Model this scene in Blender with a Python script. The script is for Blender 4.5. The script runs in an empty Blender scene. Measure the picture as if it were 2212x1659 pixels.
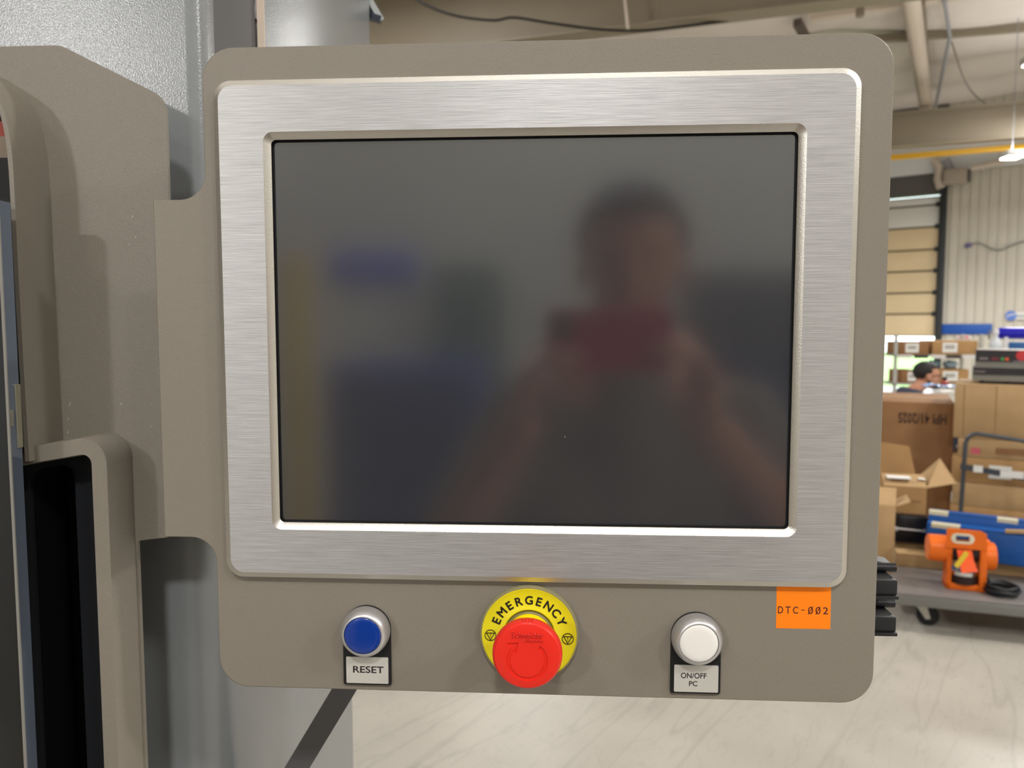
import bpy, bmesh, math, random
from mathutils import Vector, Matrix
random.seed(7)
SC = bpy.context.scene
COL = SC.collection
R_ = math.radians
HC = 1.45                                   # height of the screen centre above the floor

# ------------------------------------------------------------------ camera
F_PX = 1661.0
CAM = Vector((0.01678, -0.45567, HC + 0.00418))
def pv(x, y, z):                            # panel axes (right, down, away) -> world
    return Vector((x, z, -y))
CX = pv(0.99823, 0.00114, 0.059458).normalized()      # image right
CF = pv(-0.059381, 0.073682, 0.995512).normalized()   # forward
CD = CF.cross(CX).normalized()                        # image down
CX = CD.cross(CF).normalized()
cd = bpy.data.cameras.new('camera'); cam = bpy.data.objects.new('camera', cd); COL.objects.link(cam)
cd.sensor_width = 36.0; cd.lens = 36.0 * F_PX / 2212.0; cd.clip_start = 0.01; cd.clip_end = 300
cam.matrix_world = Matrix(((CX.x, -CD.x, -CF.x, CAM.x), (CX.y, -CD.y, -CF.y, CAM.y), (CX.z, -CD.z, -CF.z, CAM.z), (0, 0, 0, 1)))
cd.dof.use_dof = True; cd.dof.focus_distance = 0.455; cd.dof.aperture_fstop = 12.0
SC.camera = cam

# ------------------------------------------------------------------ world, exposure
w = bpy.data.worlds.new('world'); SC.world = w; w.use_nodes = True
bg = w.node_tree.nodes['Background']; bg.inputs[0].default_value = (0.86, 0.95, 1.0, 1); bg.inputs[1].default_value = 5.0
SC.view_settings.view_transform = 'Standard'; SC.view_settings.look = 'None'
SC.view_settings.gamma = 1.0; SC.view_settings.use_curve_mapping = False
SC.view_settings.exposure = -0.22
LAMP_W = 200.0

# ------------------------------------------------------------------ pixel rays (used to place things at their own distance)
def ray(px, py):
    return CF + CX * ((px - 1106.0) / F_PX) + CD * ((py - 829.5) / F_PX)
def at(px, py, D):
    return CAM + ray(px, py) * D
def onY(px, py, Y):
    r = ray(px, py); return CAM + r * ((Y - CAM.y) / r.y)
def onX(px, py, X):
    r = ray(px, py); return CAM + r * ((X - CAM.x) / r.x)
def onZ(px, py, Z):
    r = ray(px, py); return CAM + r * ((Z - CAM.z) / r.z)
def vpang(vx):                               # heading (pointing right) of level lines that vanish at image x = vx
    r = ray(vx, 706.7); return math.atan2(-r.y, -r.x)
AW = vpang(-1230); AG = vpang(-3600)
def onplane(px, py, P, ang):                 # upright plane through P with heading ang
    n = Vector((-math.sin(ang), math.cos(ang), 0)); r = ray(px, py)
    return CAM + r * ((P - CAM).dot(n) / r.dot(n))

# ------------------------------------------------------------------ materials
def lin(c):
    return tuple((v / 255 / 12.92) if v <= 10 else ((v / 255 + .055) / 1.055) ** 2.4 for v in c) + (1,)
MATS = {}
def mat(name, rgb, rough=.5, metal=0., bump=None, var=None, spec=.5, emit=None, trans=0., ior=1.45, coat=0., stretch=None):
    """bump=(scale,strength[,distance]); var=(scale,amount) brightness mottling in object space"""
    if name in MATS: return MATS[name]
    m = bpy.data.materials.new(name); m.use_nodes = True; nt = m.node_tree; N = nt.nodes; L = nt.links
    b = N['Principled BSDF']; c = lin(rgb)
    b.inputs['Base Color'].default_value = c; b.inputs['Roughness'].default_value = rough
    b.inputs['Metallic'].default_value = metal; b.inputs['Specular IOR Level'].default_value = spec
    b.inputs['Transmission Weight'].default_value = trans; b.inputs['IOR'].default_value = ior
    b.inputs['Coat Weight'].default_value = coat
    tc = N.new('ShaderNodeTexCoord'); mp = N.new('ShaderNodeMapping'); L.new(tc.outputs['Object'], mp.inputs[0])
    if stretch: mp.inputs['Scale'].default_value = stretch
    if var:
        n = N.new('ShaderNodeTexNoise'); n.inputs['Scale'].default_value = var[0]; n.inputs['Detail'].default_value = 4
        L.new(mp.outputs[0], n.inputs['Vector'])
        r = N.new('ShaderNodeMapRange'); r.inputs[1].default_value = .3; r.inputs[2].default_value = .7
        r.inputs[3].default_value = 1 - var[1]; r.inputs[4].default_value = 1 + var[1]
        L.new(n.outputs[0], r.inputs[0])
        x = N.new('ShaderNodeMix'); x.data_type = 'RGBA'; x.blend_type = 'MULTIPLY'; x.inputs[0].default_value = 1
        x.inputs[6].default_value = c; L.new(r.outputs[0], x.inputs[7]); L.new(x.outputs[2], b.inputs['Base Color'])
    if bump:
        n = N.new('ShaderNodeTexNoise'); n.inputs['Scale'].default_value = bump[0]; n.inputs['Detail'].default_value = 2
        L.new(mp.outputs[0], n.inputs['Vector'])
        u = N.new('ShaderNodeBump'); u.inputs['Strength'].default_value = bump[1]
        u.inputs['Distance'].default_value = bump[2] if len(bump) > 2 else .001
        L.new(n.outputs[0], u.inputs['Height']); L.new(u.outputs[0], b.inputs['Normal'])
    if emit:
        b.inputs['Emission Color'].default_value = lin(emit[0]); b.inputs['Emission Strength'].default_value = emit[1]
    MATS[name] = m; return m

TAUPE = mat('taupe_powder_coat', (129, 123, 112), .42, bump=(1500, .3, .0006), var=(1100, .06))
GREY = mat('light_grey_paint', (136, 140, 142), .2, bump=(900, .3, .0005), var=(14, .03), spec=.7)
DARKGREY = mat('dark_grey_paint', (82, 82, 84), .5, bump=(900, .1))
BLACKP = mat('black_plastic', (22, 23, 26), .42, bump=(900, .08))
BLACKM = mat('matte_black', (9, 10, 13), .6)
INK = mat('black_ink', (14, 13, 14), .6)
CHROME = mat('satin_chrome', (205, 205, 206), .27, 1.0)
CARD = mat('cardboard', (168, 131, 86), .8, var=(9, .07), bump=(160, .15))
CARD2 = mat('cardboard_pale', (176, 145, 104), .8, var=(9, .07), bump=(160, .15))
CARD3 = mat('cardboard_dark', (139, 101, 66), .8, var=(9, .07), bump=(160, .15))
WHITE = mat('white_paper', (225, 224, 220), .7)
BLUE = mat('blue_paint', (26, 86, 160), .4, var=(20, .05))
STEEL = mat('grey_steel', (120, 122, 124), .4, .6, var=(25, .08))
ORANGE = mat('orange_paint', (236, 110, 12), .35, var=(30, .05))
WOOD = mat('raw_wood', (170, 140, 98), .7, var=(6, .12), stretch=(1, 8, 8))
SKIN = mat('skin', (190, 138, 112), .5, var=(20, .05))
HAIR = mat('dark_hair', (24, 20, 19), .6, bump=(240, .6, .004))

# ------------------------------------------------------------------ mesh helpers
def bm_new(): return bmesh.new()
def obj(name, bm, m, parent=None, smooth=None, recalc=True):
    if recalc: bmesh.ops.recalc_face_normals(bm, faces=bm.faces)
    me = bpy.data.meshes.new(name); bm.to_mesh(me); bm.free()
    if m: me.materials.append(m)
    o = bpy.data.objects.new(name, me); COL.objects.link(o)
    if parent: o.parent = parent
    if smooth is not None:
        me.shade_smooth()
        try: me.set_sharp_from_angle(angle=R_(smooth))
        except Exception: pass
    return o
def tag(o, label, cat, group=None, kind=None):
    o['label'] = label
    if cat: o['category'] = cat
    if group: o['group'] = group
    if kind: o['kind'] = kind
    return o
def struct(o, label=None):
    o['kind'] = 'structure'
    if label: o['label'] = label
    return o
def empty(name, loc=(0, 0, 0), rz=0.):
    o = bpy.data.objects.new(name, None); COL.objects.link(o); o.location = loc; o.rotation_euler = (0, 0, rz)
    o.empty_display_size = .05
    return o
def box(bm, x0, x1, y0, y1, z0, z1, bev=0., seg=2):
    n0 = len(bm.verts)
    v = [bm.verts.new((x, y, z)) for z in (z0, z1) for y in (y0, y1) for x in (x0, x1)]
    fs = [bm.faces.new([v[i] for i in q]) for q in ((0, 2, 3, 1), (4, 5, 7, 6), (0, 1, 5, 4), (2, 6, 7, 3), (0, 4, 6, 2), (1, 3, 7, 5))]
    if bev:
        es = list({e for f in fs for e in f.edges})
        bmesh.ops.bevel(bm, geom=es, offset=bev, segments=seg, profile=.5, affect='EDGES')
    return bm
def mbox(name, m, parent, x0, x1, y0, y1, z0, z1, bev=0., seg=2):
    return obj(name, box(bm_new(), x0, x1, y0, y1, z0, z1, bev, seg), m, parent, 40 if bev else None)
def rrect(hw, hh, r, n=8, cx=0., cz=0.):
    pts = []
    for sx, sz, a0 in ((1, 1, 0), (-1, 1, 90), (-1, -1, 180), (1, -1, 270)):
        for i in range(n + 1):
            a = R_(a0 + 90 * i / n)
            pts.append((cx + sx * (hw - r) + r * math.cos(a), cz + sz * (hh - r) + r * math.sin(a)))
    return pts
def round_poly(P, rad, n=8):
    out = []; N = len(P)
    for i in range(N):
        p = Vector(P[i]).to_2d(); a = Vector(P[i - 1]).to_2d(); c = Vector(P[(i + 1) % N]).to_2d()
        r = rad[i] if isinstance(rad, (list, tuple)) else rad
        if r <= 0: out.append(tuple(p)); continue
        u = (a - p).normalized(); v = (c - p).normalized(); half = u.angle(v) / 2
        d = min(r / math.tan(half), .49 * (a - p).length, .49 * (c - p).length); rr = d * math.tan(half)
        ctr = p + (u + v).normalized() * (rr / math.sin(half))
        s = p + u * d - ctr; e = p + v * d - ctr
        a0 = math.atan2(s.y, s.x); da = math.atan2(e.y, e.x) - a0
        while da > math.pi: da -= 2 * math.pi
        while da < -math.pi: da += 2 * math.pi
        for k in range(n + 1):
            t = a0 + da * k / n; out.append((ctr.x + rr * math.cos(t), ctr.y + rr * math.sin(t)))
    return out
def loft(bm, loops, cap0=False, cap1=False, closed=False):
    """loops: lists of (x, y, z) with the same count; bridged in order"""
    V = [[bm.verts.new(p) for p in lp] for lp in loops]; n = len(V[0])
    rng = range(len(V)) if closed else range(len(V) - 1)
    for i in rng:
        a = V[i]; b = V[(i + 1) % len(V)]
        for k in range(n):
            bm.faces.new((a[k], a[(k + 1) % n], b[(k + 1) % n], b[k]))
    if cap0: bm.faces.new(V[0][::-1])
    if cap1: bm.faces.new(V[-1])
    return V
def XZ(pts, y): return [(p[0], y, p[1]) for p in pts]
def holed(bm, outer, holes, y0, y1):
    """plate in the XZ plane between y0 (front) and y1 with holes"""
    loops = [outer] + holes
    for y in (y0, y1):
        es = []
        for lp in loops:
            vs = [bm.verts.new((p[0], y, p[1])) for p in lp]
            es += [bm.edges.new((vs[i], vs[(i + 1) % len(vs)])) for i in range(len(vs))]
        bmesh.ops.triangle_fill(bm, use_beauty=True, edges=es)
    for lp in loops:
        loft(bm, [XZ(lp, y0), XZ(lp, y1)])
    bmesh.ops.remove_doubles(bm, verts=bm.verts, dist=1e-6)
    return bm
def lathe(bm, prof, n=64, c=(0, 0, 0), axis='Y', cap0=True, cap1=True):
    """prof: (radius, height); axis Y -> height goes towards -Y (towards the viewer); Z -> up; X -> +X"""
    loops = []
    for r, h in prof:
        lp = []
        for i in range(n):
            a = 2 * math.pi * i / n; u = r * math.cos(a); v = r * math.sin(a)
            lp.append({'Y': (c[0] + u, c[1] - h, c[2] + v), 'Z': (c[0] + u, c[1] + v, c[2] + h), 'X': (c[0] + h, c[1] + u, c[2] + v)}[axis])
        loops.append(lp)
    loft(bm, loops, cap0, cap1); return bm
def tube(bm, pts, r, n=10, cap=True, rads=None):
    pts = [Vector(p) for p in pts]; loops = []
    t0 = (pts[1] - pts[0]).normalized(); up = Vector((0, 0, 1)) if abs(t0.z) < .9 else Vector((1, 0, 0))
    s = t0.cross(up).normalized()
    for i, p in enumerate(pts):
        t = ((pts[min(i + 1, len(pts) - 1)] - pts[i]).normalized() + (pts[i] - pts[max(i - 1, 0)]).normalized())
        t = t.normalized() if t.length > 1e-6 else t0
        s = (s - t * s.dot(t)).normalized(); b = t.cross(s); rr = rads[i] if rads else r
        loops.append([tuple(p + s * (rr * math.cos(2 * math.pi * k / n)) + b * (rr * math.sin(2 * math.pi * k / n))) for k in range(n)])
    loft(bm, loops, cap, cap); return bm
def catmull(P, n=8):
    P = [Vector(p) for p in P]; out = []
    for i in range(len(P) - 1):
        a = P[max(i - 1, 0)]; b = P[i]; c = P[i + 1]; d = P[min(i + 2, len(P) - 1)]
        for k in range(n):
            t = k / n
            out.append(.5 * ((2 * b) + (c - a) * t + (2 * a - 5 * b + 4 * c - d) * t * t + (3 * b - a - 3 * c + d) * t ** 3))
    return out + [P[-1]]
def bar(bm, a, b, wx, wy):
    """rectangular bar from a to b, wx wide sideways, wy in the other direction"""
    a = Vector(a); b = Vector(b); t = (b - a).normalized()
    s = t.cross(Vector((0, 0, 1)));  s = s.normalized() if s.length > 1e-4 else Vector((1, 0, 0)); u = s.cross(t).normalized()
    lp = [[tuple(p + s * (i * wx / 2) + u * (j * wy / 2)) for i, j in ((-1, -1), (1, -1), (1, 1), (-1, 1))] for p in (a, b)]
    loft(bm, lp, True, True); return bm
FONT = None
def text(name, body, m, parent, center, width=None, height=None, thick=.0002, bold=0., yaw=0., roll=0., char_w=None, fat=0.):
    """lettering standing in the XZ plane, facing -Y, at center; one mesh"""
    cu = bpy.data.curves.new('t', 'FONT'); cu.body = body; cu.size = 1; cu.align_x = 'CENTER'; cu.align_y = 'CENTER'
    cu.offset = bold; cu.resolution_u = 4; cu.space_line = 1.0
    if char_w: cu.space_character = char_w
    o = bpy.data.objects.new('t', cu); COL.objects.link(o)
    bpy.context.view_layer.update(); dg = bpy.context.evaluated_depsgraph_get()
    me = bpy.data.meshes.new_from_object(o.evaluated_get(dg)); bpy.data.objects.remove(o); bpy.data.curves.remove(cu)
    me.name = name
    xs = [v.co.x for v in me.vertices]; ys = [v.co.y for v in me.vertices]
    x0, x1, y0, y1 = min(xs), max(xs), min(ys), max(ys)
    sx = width / (x1 - x0) if width else None; sy = height / (y1 - y0) if height else None
    sx = sx or sy; sy = sy or sx
    cr, sr = math.cos(roll), math.sin(roll)
    for v in me.vertices:
        x = (v.co.x - (x0 + x1) / 2) * sx; z = (v.co.y - (y0 + y1) / 2) * sy
        v.co = Vector((center[0] + x * cr - z * sr, center[1], center[2] + x * sr + z * cr))
    me.materials.clear(); me.materials.append(m)
    bm = bm_new(); bm.from_mesh(me)
    if fat:
        for k in range(8):
            n0 = len(bm.verts); bm.from_mesh(me); bm.verts.ensure_lookup_table()
            bmesh.ops.translate(bm, vec=(fat * math.cos(k * math.pi / 4), -.000004 * (k + 1), fat * math.sin(k * math.pi / 4)), verts=bm.verts[n0:])
    g = bmesh.ops.extrude_face_region(bm, geom=list(bm.faces))
    bmesh.ops.translate(bm, vec=(0, -thick, 0), verts=[e for e in g['geom'] if isinstance(e, bmesh.types.BMVert)])
    bmesh.ops.recalc_face_normals(bm, faces=bm.faces); bm.to_mesh(me); bm.free()
    o = bpy.data.objects.new(name, me); COL.objects.link(o)
    if parent: o.parent = parent
    return o
def copy_tree(o, parent=None):
    c = o.copy(); COL.objects.link(c)
    if parent: c.parent = parent
    for ch in list(o.children): copy_tree(ch, c)
    return c

# ================================================================== the building
GC = Vector((2.0, 4.0, 0))
mfl = mat('concrete_floor', (176, 171, 161), .38, var=(1.7, .13), bump=(60, .06))
def floor_material(m):
    nt = m.node_tree; N = nt.nodes; L = nt.links; b = N['Principled BSDF']
    src = b.inputs['Base Color'].links[0].from_socket
    tc = N.new('ShaderNodeTexCoord')
    prev = src
    for k, (sc, rot, amt, wid) in enumerate((((1.3, .16, 1), .7, .14, .01), ((1.1, .12, 1), -.5, .12, .008), ((6.4, 1.5, 1), 1.9, .1, .012), ((9, 1.1, 1), .3, .1, .01))):
        mp = N.new('ShaderNodeMapping'); mp.inputs['Rotation'].default_value = (0, 0, rot); mp.inputs['Scale'].default_value = sc
        mp.inputs['Location'].default_value = (3.1 * k, 1.7 * k, 0)
        L.new(tc.outputs['Object'], mp.inputs[0])
        n = N.new('ShaderNodeTexNoise'); n.inputs['Scale'].default_value = 1.6; n.inputs['Detail'].default_value = 3; n.inputs['Distortion'].default_value = .4
        L.new(mp.outputs[0], n.inputs[0])
        s = N.new('ShaderNodeMath'); s.operation = 'SUBTRACT'; s.inputs[1].default_value = .5; L.new(n.outputs[0], s.inputs[0])
        a = N.new('ShaderNodeMath'); a.operation = 'ABSOLUTE'; L.new(s.outputs[0], a.inputs[0])
        r = N.new('ShaderNodeMapRange'); r.inputs[1].default_value = 0; r.inputs[2].default_value = wid; r.inputs[3].default_value = 1 - amt; r.inputs[4].default_value = 1
        L.new(a.outputs[0], r.inputs[0])
        x = N.new('ShaderNodeMix'); x.data_type = 'RGBA'; x.blend_type = 'MULTIPLY'; x.inputs[0].default_value = 1
        L.new(prev, x.inputs[6]); L.new(r.outputs[0], x.inputs[7]); prev = x.outputs[2]
    L.new(prev, b.inputs['Base Color'])
floor_material(mfl)
# heading of the building follows the back wall
WP = at(2028, 560, 18.0); WP.z = 0
ux = Vector((math.cos(AW), math.sin(AW), 0)); uy = Vector((-math.sin(AW), math.cos(AW), 0))
ROOF = 6.6
U0, U1, V1 = -26.0, 14.0, 38.0                 # wall extent left / right of the door post, room depth towards the viewer
def WF(u, v, z): return WP + ux * u - uy * v + Vector((0, 0, z))      # u along the wall, v out into the room
def rotated(name, rz=AW):
    return empty(name, WP, rz)
def setw(o):                                  # put a mesh built in wall axes (x = u, y = -v) in place
    o.location = WP; o.rotation_euler = (0, 0, AW); return o
struct(setw(obj('floor', box(bm_new(), U0, U1, -V1, 0, -.2, 0), mfl)))
outside = setw(obj('ground_outside', box(bm_new(), U0, U1, .2, 30, -.25, -.02), mat('grass', (150, 190, 110), .9, var=(3, .2)))); struct(outside)
MWALL = mat('cream_metal_wall', (206, 201, 188), .35, var=(1.2, .03))
MVINYL = mat('white_vinyl_insulation', (222, 214, 206), .32, var=(1.5, .04), bump=(5, .3, .02))
# corrugated back wall with the door opening left out
def corr(bm, u0, u1, z0, z1, y=0., pitch=.19, d=.03):
    prof = []; u = u0
    while u < u1 - 1e-6:
        for f, dd in ((0, 0), (.62, 0), (.7, d), (.92, d)):
            x = u + f * pitch
            if x < u1: prof.append((x, y - dd))
        u += pitch
    prof.append((u1, y))
    a = [bm.verts.new((p[0], p[1], z0)) for p in prof]; b = [bm.verts.new((p[0], p[1], z1)) for p in prof]
    for i in range(len(prof) - 1): bm.faces.new((a[i], a[i + 1], b[i + 1], b[i]))
    t0 = [bm.verts.new((p, .15, z)) for p, z in ((u0, z0), (u1, z0), (u1, z1), (u0, z1))]; bm.faces.new(t0)
    return bm
def wl(px, py):                               # pixel -> (u, z) on the back wall
    p = onplane(px, py, WP, AW) - WP; return p.dot(ux), p.z + WP.z
DW = 4.2                                      # door width
dtop = wl(2028, 420)[1]; dbot = wl(2028, 727)[1]
bmw = corr(bm_new(), 0.08, U1, 0, ROOF); corr(bmw, -DW - 6, -DW - .08, 0, ROOF); corr(bmw, U0, -DW - 6, 0, ROOF)
struct(setw(obj('wall_back', bmw, MWALL)))
struct(setw(obj('trim_1', box(bm_new(), -DW - .1, .1, -.05, .12, dtop, ROOF, .01), mat('grey_header', (96, 94, 92), .5))), 'dark grey header above the overhead door')
a_ = wl(1980, 379)[1]; b0 = wl(1980, 318)[1]
struct(setw(obj('trim_2', box(bm_new(), U0, U1, -.12, -.055, a_, b0, .01), mat('white_band', (226, 230, 232), .4))), 'white insulation band above the overhead door')
# sectional door, half raised
dr = rotated('door_1'); struct(dr, 'cream sectional overhead door partly raised')
MDOOR = mat('cream_door', (222, 200, 160), .5, var=(1.5, .04)); MDOORW = mat('white_door', (222, 222, 218), .5)
zz = [wl(2010, p)[1] for p in (727, 678, 632, 585, 539, 490, 443, 424)]
for i in range(7):
    mbox('panel', MDOORW if i > 4 else MDOOR, dr, -DW, 0, -.03, .03, zz[i] + .02, zz[i + 1] - .02, .015)
mbox('panel_backing', mat('door_joint', (92, 84, 66), .6), dr, -DW, 0, .0, .02, zz[0], zz[-1])
for u in (.06, -DW - .06):
    mbox('track', mat('dark_track', (52, 56, 58), .5, .3), dr, u - .07, u + .07, -.16, .04, 0, dtop + .2, .01)
for z in zz[1:-1]:
    mbox('hinge', mat('dark_track', (52, 56, 58)), dr, -.1, 0, -.06, -.03, z - .05, z + .05)
for nm, a, b in (('wall_left', (U0, U0 + .2, -V1, .2), 0), ('wall_right', (U1 - .2, U1, -V1, .2), 0), ('wall_front', (U0, U1, -V1 - .2, -V1), 0)):
    struct(setw(obj(nm, box(bm_new(), a[0], a[1], a[2], a[3], 0, ROOF), MWALL)))
# ceiling: sagging vinyl blankets between purlins
bmc = bm_new(); nu, nv = 70, 180; grid = []
for i in range(nu + 1):
    row = []
    for j in range(nv + 1):
        u = U0 + (U1 - U0) * i / nu; v = V1 * j / nv
        s = abs(math.sin(math.pi * v / 1.55)); row.append(bmc.verts.new((u, -v, ROOF - .16 * s - .02 * math.sin(u * 2.1 + v))))
    grid.append(row)
for i in range(nu):
    for j in range(nv):
        bmc.faces.new((grid[i][j], grid[i + 1][j], grid[i + 1][j + 1], grid[i][j + 1]))
struct(setw(obj('ceiling', bmc, MVINYL, None, 60)))
# building frame --------------------------------------------------
def ibeam(bm, L, h, wd, x0=0., tf=.02, tw=.012):
    box(bm, x0, x0 + L, -wd / 2, wd / 2, 0, tf); box(bm, x0, x0 + L, -wd / 2, wd / 2, h - tf, h); box(bm, x0, x0 + L, -tw / 2, tw / 2, tf, h - tf); return bm
MBEAM = mat('taupe_beam', (138, 128, 110), .5, var=(1.5, .04))
P = at(1930, 320, 14.0)
g1 = obj('runway_girder', ibeam(bm_new(), 19, (at(1930, 247, 14.0) - P).z, .25, -14), MBEAM); g1.location = P; g1.rotation_euler = (0, 0, vpang(-3400))
tag(g1, 'deep taupe steel girder crossing in front of the far wall above the yellow rail', 'beam')
P2 = at(1380, 63, 8.0)
g2 = obj('runway_girder', ibeam(bm_new(), 16, .75, .25, -9), MBEAM); g2.location = P2; g2.rotation_euler = (0, 0, vpang(-4000))
tag(g2, 'near taupe ceiling girder above the monitor with a black cable slung under it', 'beam')
P3 = at(1930, 345, 14.3)
yr = empty('crane_rail', P3, vpang(-2600)); tag(yr, 'thin yellow crane power rail with a white cover strip below the girder', 'rail')
mbox('rail_bar', mat('yellow_paint', (226, 172, 20), .4), yr, -10, 6, -.05, .05, 0, .085)
mbox('cover_strip', mat('rail_white', (226, 224, 222), .5), yr, -10, 6, -.03, .08, .125, .22)
for x in (-6, -2, .25, 4):
    mbox('hanger', mat('rail_white', (226, 224, 222)), yr, x, x + .05, -.02, .03, .0, .32)
# rafter, purlins, pipes
def bar_thing(name, pts, wx, wy, m, label, cat, rnd=False):
    p0 = Vector(pts[0]); bm = bm_new(); q = [Vector(p) - p0 for p in pts]
    if rnd: tube(bm, q, wx, 10)
    else:
        for a, b in zip(q[:-1], q[1:]): bar(bm, a, b, wx, wy)
    o = obj(name, bm, m, None, 40 if rnd else None); o.location = p0; return tag(o, label, cat)
MPIPE = mat('pale_pipe', (206, 194, 180), .45)
bar_thing('roof_rafter', [onZ(1940, -160, 6.2), onZ(1968, 0, 6.2), onZ(2000, 225, 6.0), at(1998, 318, 15.2)], .13, .13, MPIPE, 'pale steel rafter tube running across the ceiling to the girder', 'rafter', True)
bar_thing('roof_rafter', [onZ(1990, 0, 6.35), onZ(2008, 232, 6.2)], .1, .16, MBEAM, 'brown steel rafter lying along the pale tube on the ceiling', 'rafter')
bar_thing('ceiling_purlin', [onZ(1700, 96, 6.38), onZ(1960, 80, 6.38), onZ(2260, 56, 6.38)], .12, .12, MBEAM, 'brown purlin crossing the ceiling behind the corner of the monitor', 'purlin')
bar_thing('ceiling_purlin', [onZ(1750, 36, 6.4), onZ(1960, 4, 6.4), onZ(2200, -34, 6.4)], .14, .14, MPIPE, 'pale purlin crossing the ceiling at the top of the frame', 'purlin')
bar_thing('conduit', [onZ(2040, 0, 6.3), onZ(2052, 80, 6.25), onZ(2020, 235, 6.0)], .03, .03, mat('grey_conduit', (150, 152, 158), .5), 'thin grey conduit hanging beside the pale rafter tube', 'conduit', True)
bar_thing('hanging_wire', catmull([onZ(2056, 90, 6.2), at(2080, 165, 13), at(2105, 205, 14), at(2132, 226, 15)], 6), .012, .012, mat('grey_wire', (120, 116, 108), .6), 'thin grey wire drooping from the ceiling to the girder', 'wire', True)
bar_thing('hanging_rod', [at(1344, -40, 7.8), at(1350, 0, 7.8), at(1357, 64, 7.8)], .018, .018, MPIPE, 'slim pale rod hanging from the near girder to the black cable', 'rod', True)
bar_thing('ceiling_cable', catmull([at(860, -30, 7.6), at(915, 8, 7.6), at(985, 34, 7.6), at(1065, 44, 7.6), at(1110, 38, 7.6), at(1190, 50, 7.6), at(1290, 63, 7.7), at(1385, 66, 7.8), at(1480, 56, 7.8), at(1600, 40, 7.8), at(1720, 19, 7.8), at(1850, 2, 7.8), at(1950, -16, 7.8)], 8), .013, .013, BLACKM, 'black cable sagging along the underside of the near girder', 'cable', True)
bar_thing('beam_clamp', [onZ(1722, 48, 6.3), onZ(1742, 84, 6.25)], .12, .12, mat('brown_clamp', (92, 82, 74), .6), 'small brown clamp on the ceiling above the monitor', 'clamp')
bar_thing('beam_bracket', [at(1858, 2, 9), at(1858, 36, 9)], .07, .07, MBEAM, 'small tan bracket hanging from the ceiling left of the rafter', 'bracket')

# ------------------------------------------------------------------ high-bay lamps (the room's own light, plus added far-hall lamps and ceiling fill)
MLENS = mat('lamp_lens', (255, 250, 240), .5, emit=((255, 246, 230), 22.0))
def high_bay(loc, label, power=1.0, size=.5):
    t = empty('high_bay_lamp', loc); tag(t, label, 'lamp', 'high bay lamps')
    h = size / 2
    mbox('housing', mat('lamp_housing', (190, 190, 188), .5), t, -h, h, -h, h, 0, .1, .02)
    mbox('lens', MLENS, t, -h + .03, h - .03, -h + .03, h - .03, -.012, 0)
    bm = bm_new(); tube(bm, [(0, 0, .1), (0, 0, ROOF - loc[2] - .1)], .006, 6); obj('rod', bm, MATS['grey_conduit'], t)
    l = bpy.data.lights.new('lamp_light', 'AREA'); l.shape = 'SQUARE'; l.size = size; l.energy = LAMP_W * power; l.color = (1, .985, .968)
    lo = bpy.data.objects.new('lamp_light', l); COL.objects.link(lo); lo.parent = t; lo.location = (0, 0, -.03)
    l2 = bpy.data.lights.new('ceiling_fill', 'AREA'); l2.shape = 'SQUARE'; l2.size = size * .8; l2.energy = LAMP_W * min(power, 1.2) * .09; l2.color = (.985, .985, 1.0)  # upward fill added above each lamp to brighten the ceiling
    lu = bpy.data.objects.new('ceiling_fill', l2); COL.objects.link(lu); lu.parent = t; lu.location = (0, 0, .12); lu.rotation_euler = (math.pi, 0, 0)
    return t
high_bay(tuple(at(2186, 340, 12.6)), 'lit high bay lamp just under the yellow rail at the right', .55, .3)
high_bay(tuple(at(2268, 130, 10.0)), 'lit high bay lamp at the right edge under the ceiling', 1., .5)
high_bay((.12, -3.7, 5.15), 'lit high bay lamp behind the photographer lighting the panel', .85)
high_bay((3.1, -3.5, 5.15), 'lit high bay lamp behind the photographer on the right', .6)
high_bay((-3.0, -3.7, 5.15), 'lit high bay lamp behind the photographer on the left', .22)
high_bay((-6.15, -10.5, 5.2), 'lit high bay lamp far behind to the left, mirrored in the machine paint', 5.2, .7)
high_bay((6.6, -2.6, 5.15), 'lit high bay lamp far to the right of the photographer', 1.5)
high_bay((4.6, 2.6, 5.15), 'lit high bay lamp over the open floor right of the panel', 1.)
high_bay((-2.2, 6.0, 5.15), 'lit high bay lamp over the floor behind the panel', 1.)
high_bay((-6.5, 4.5, 5.15), 'lit high bay lamp behind the grey machine', 1.)
high_bay((6.4, 7.2, 5.3), 'lit high bay lamp above the stacked cartons', .8)
high_bay((-.5, 12.5, 5.15), 'lit high bay lamp in the middle of the far hall', 1.)
high_bay((8.7, 12.4, 5.15), 'added high bay lamp just past the right edge brightening the far hall', 1.3)  # unseen lamp, added to brighten the far background
high_bay((12.5, 9.5, 5.15), 'added unseen high bay lamp farther right brightening the far wall', 1.6)  # extra lamp outside the view, added to lift the far wall

# ================================================================== control panel (local axes: x right, y away, z up, origin = screen centre)
CXR_ = onY(437, 169, .1).x + .0005
CP = empty('control_panel', (0, 0, HC)); tag(CP, 'taupe operator panel with a dark touchscreen in a brushed metal frame and three buttons', 'control panel')
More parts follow.
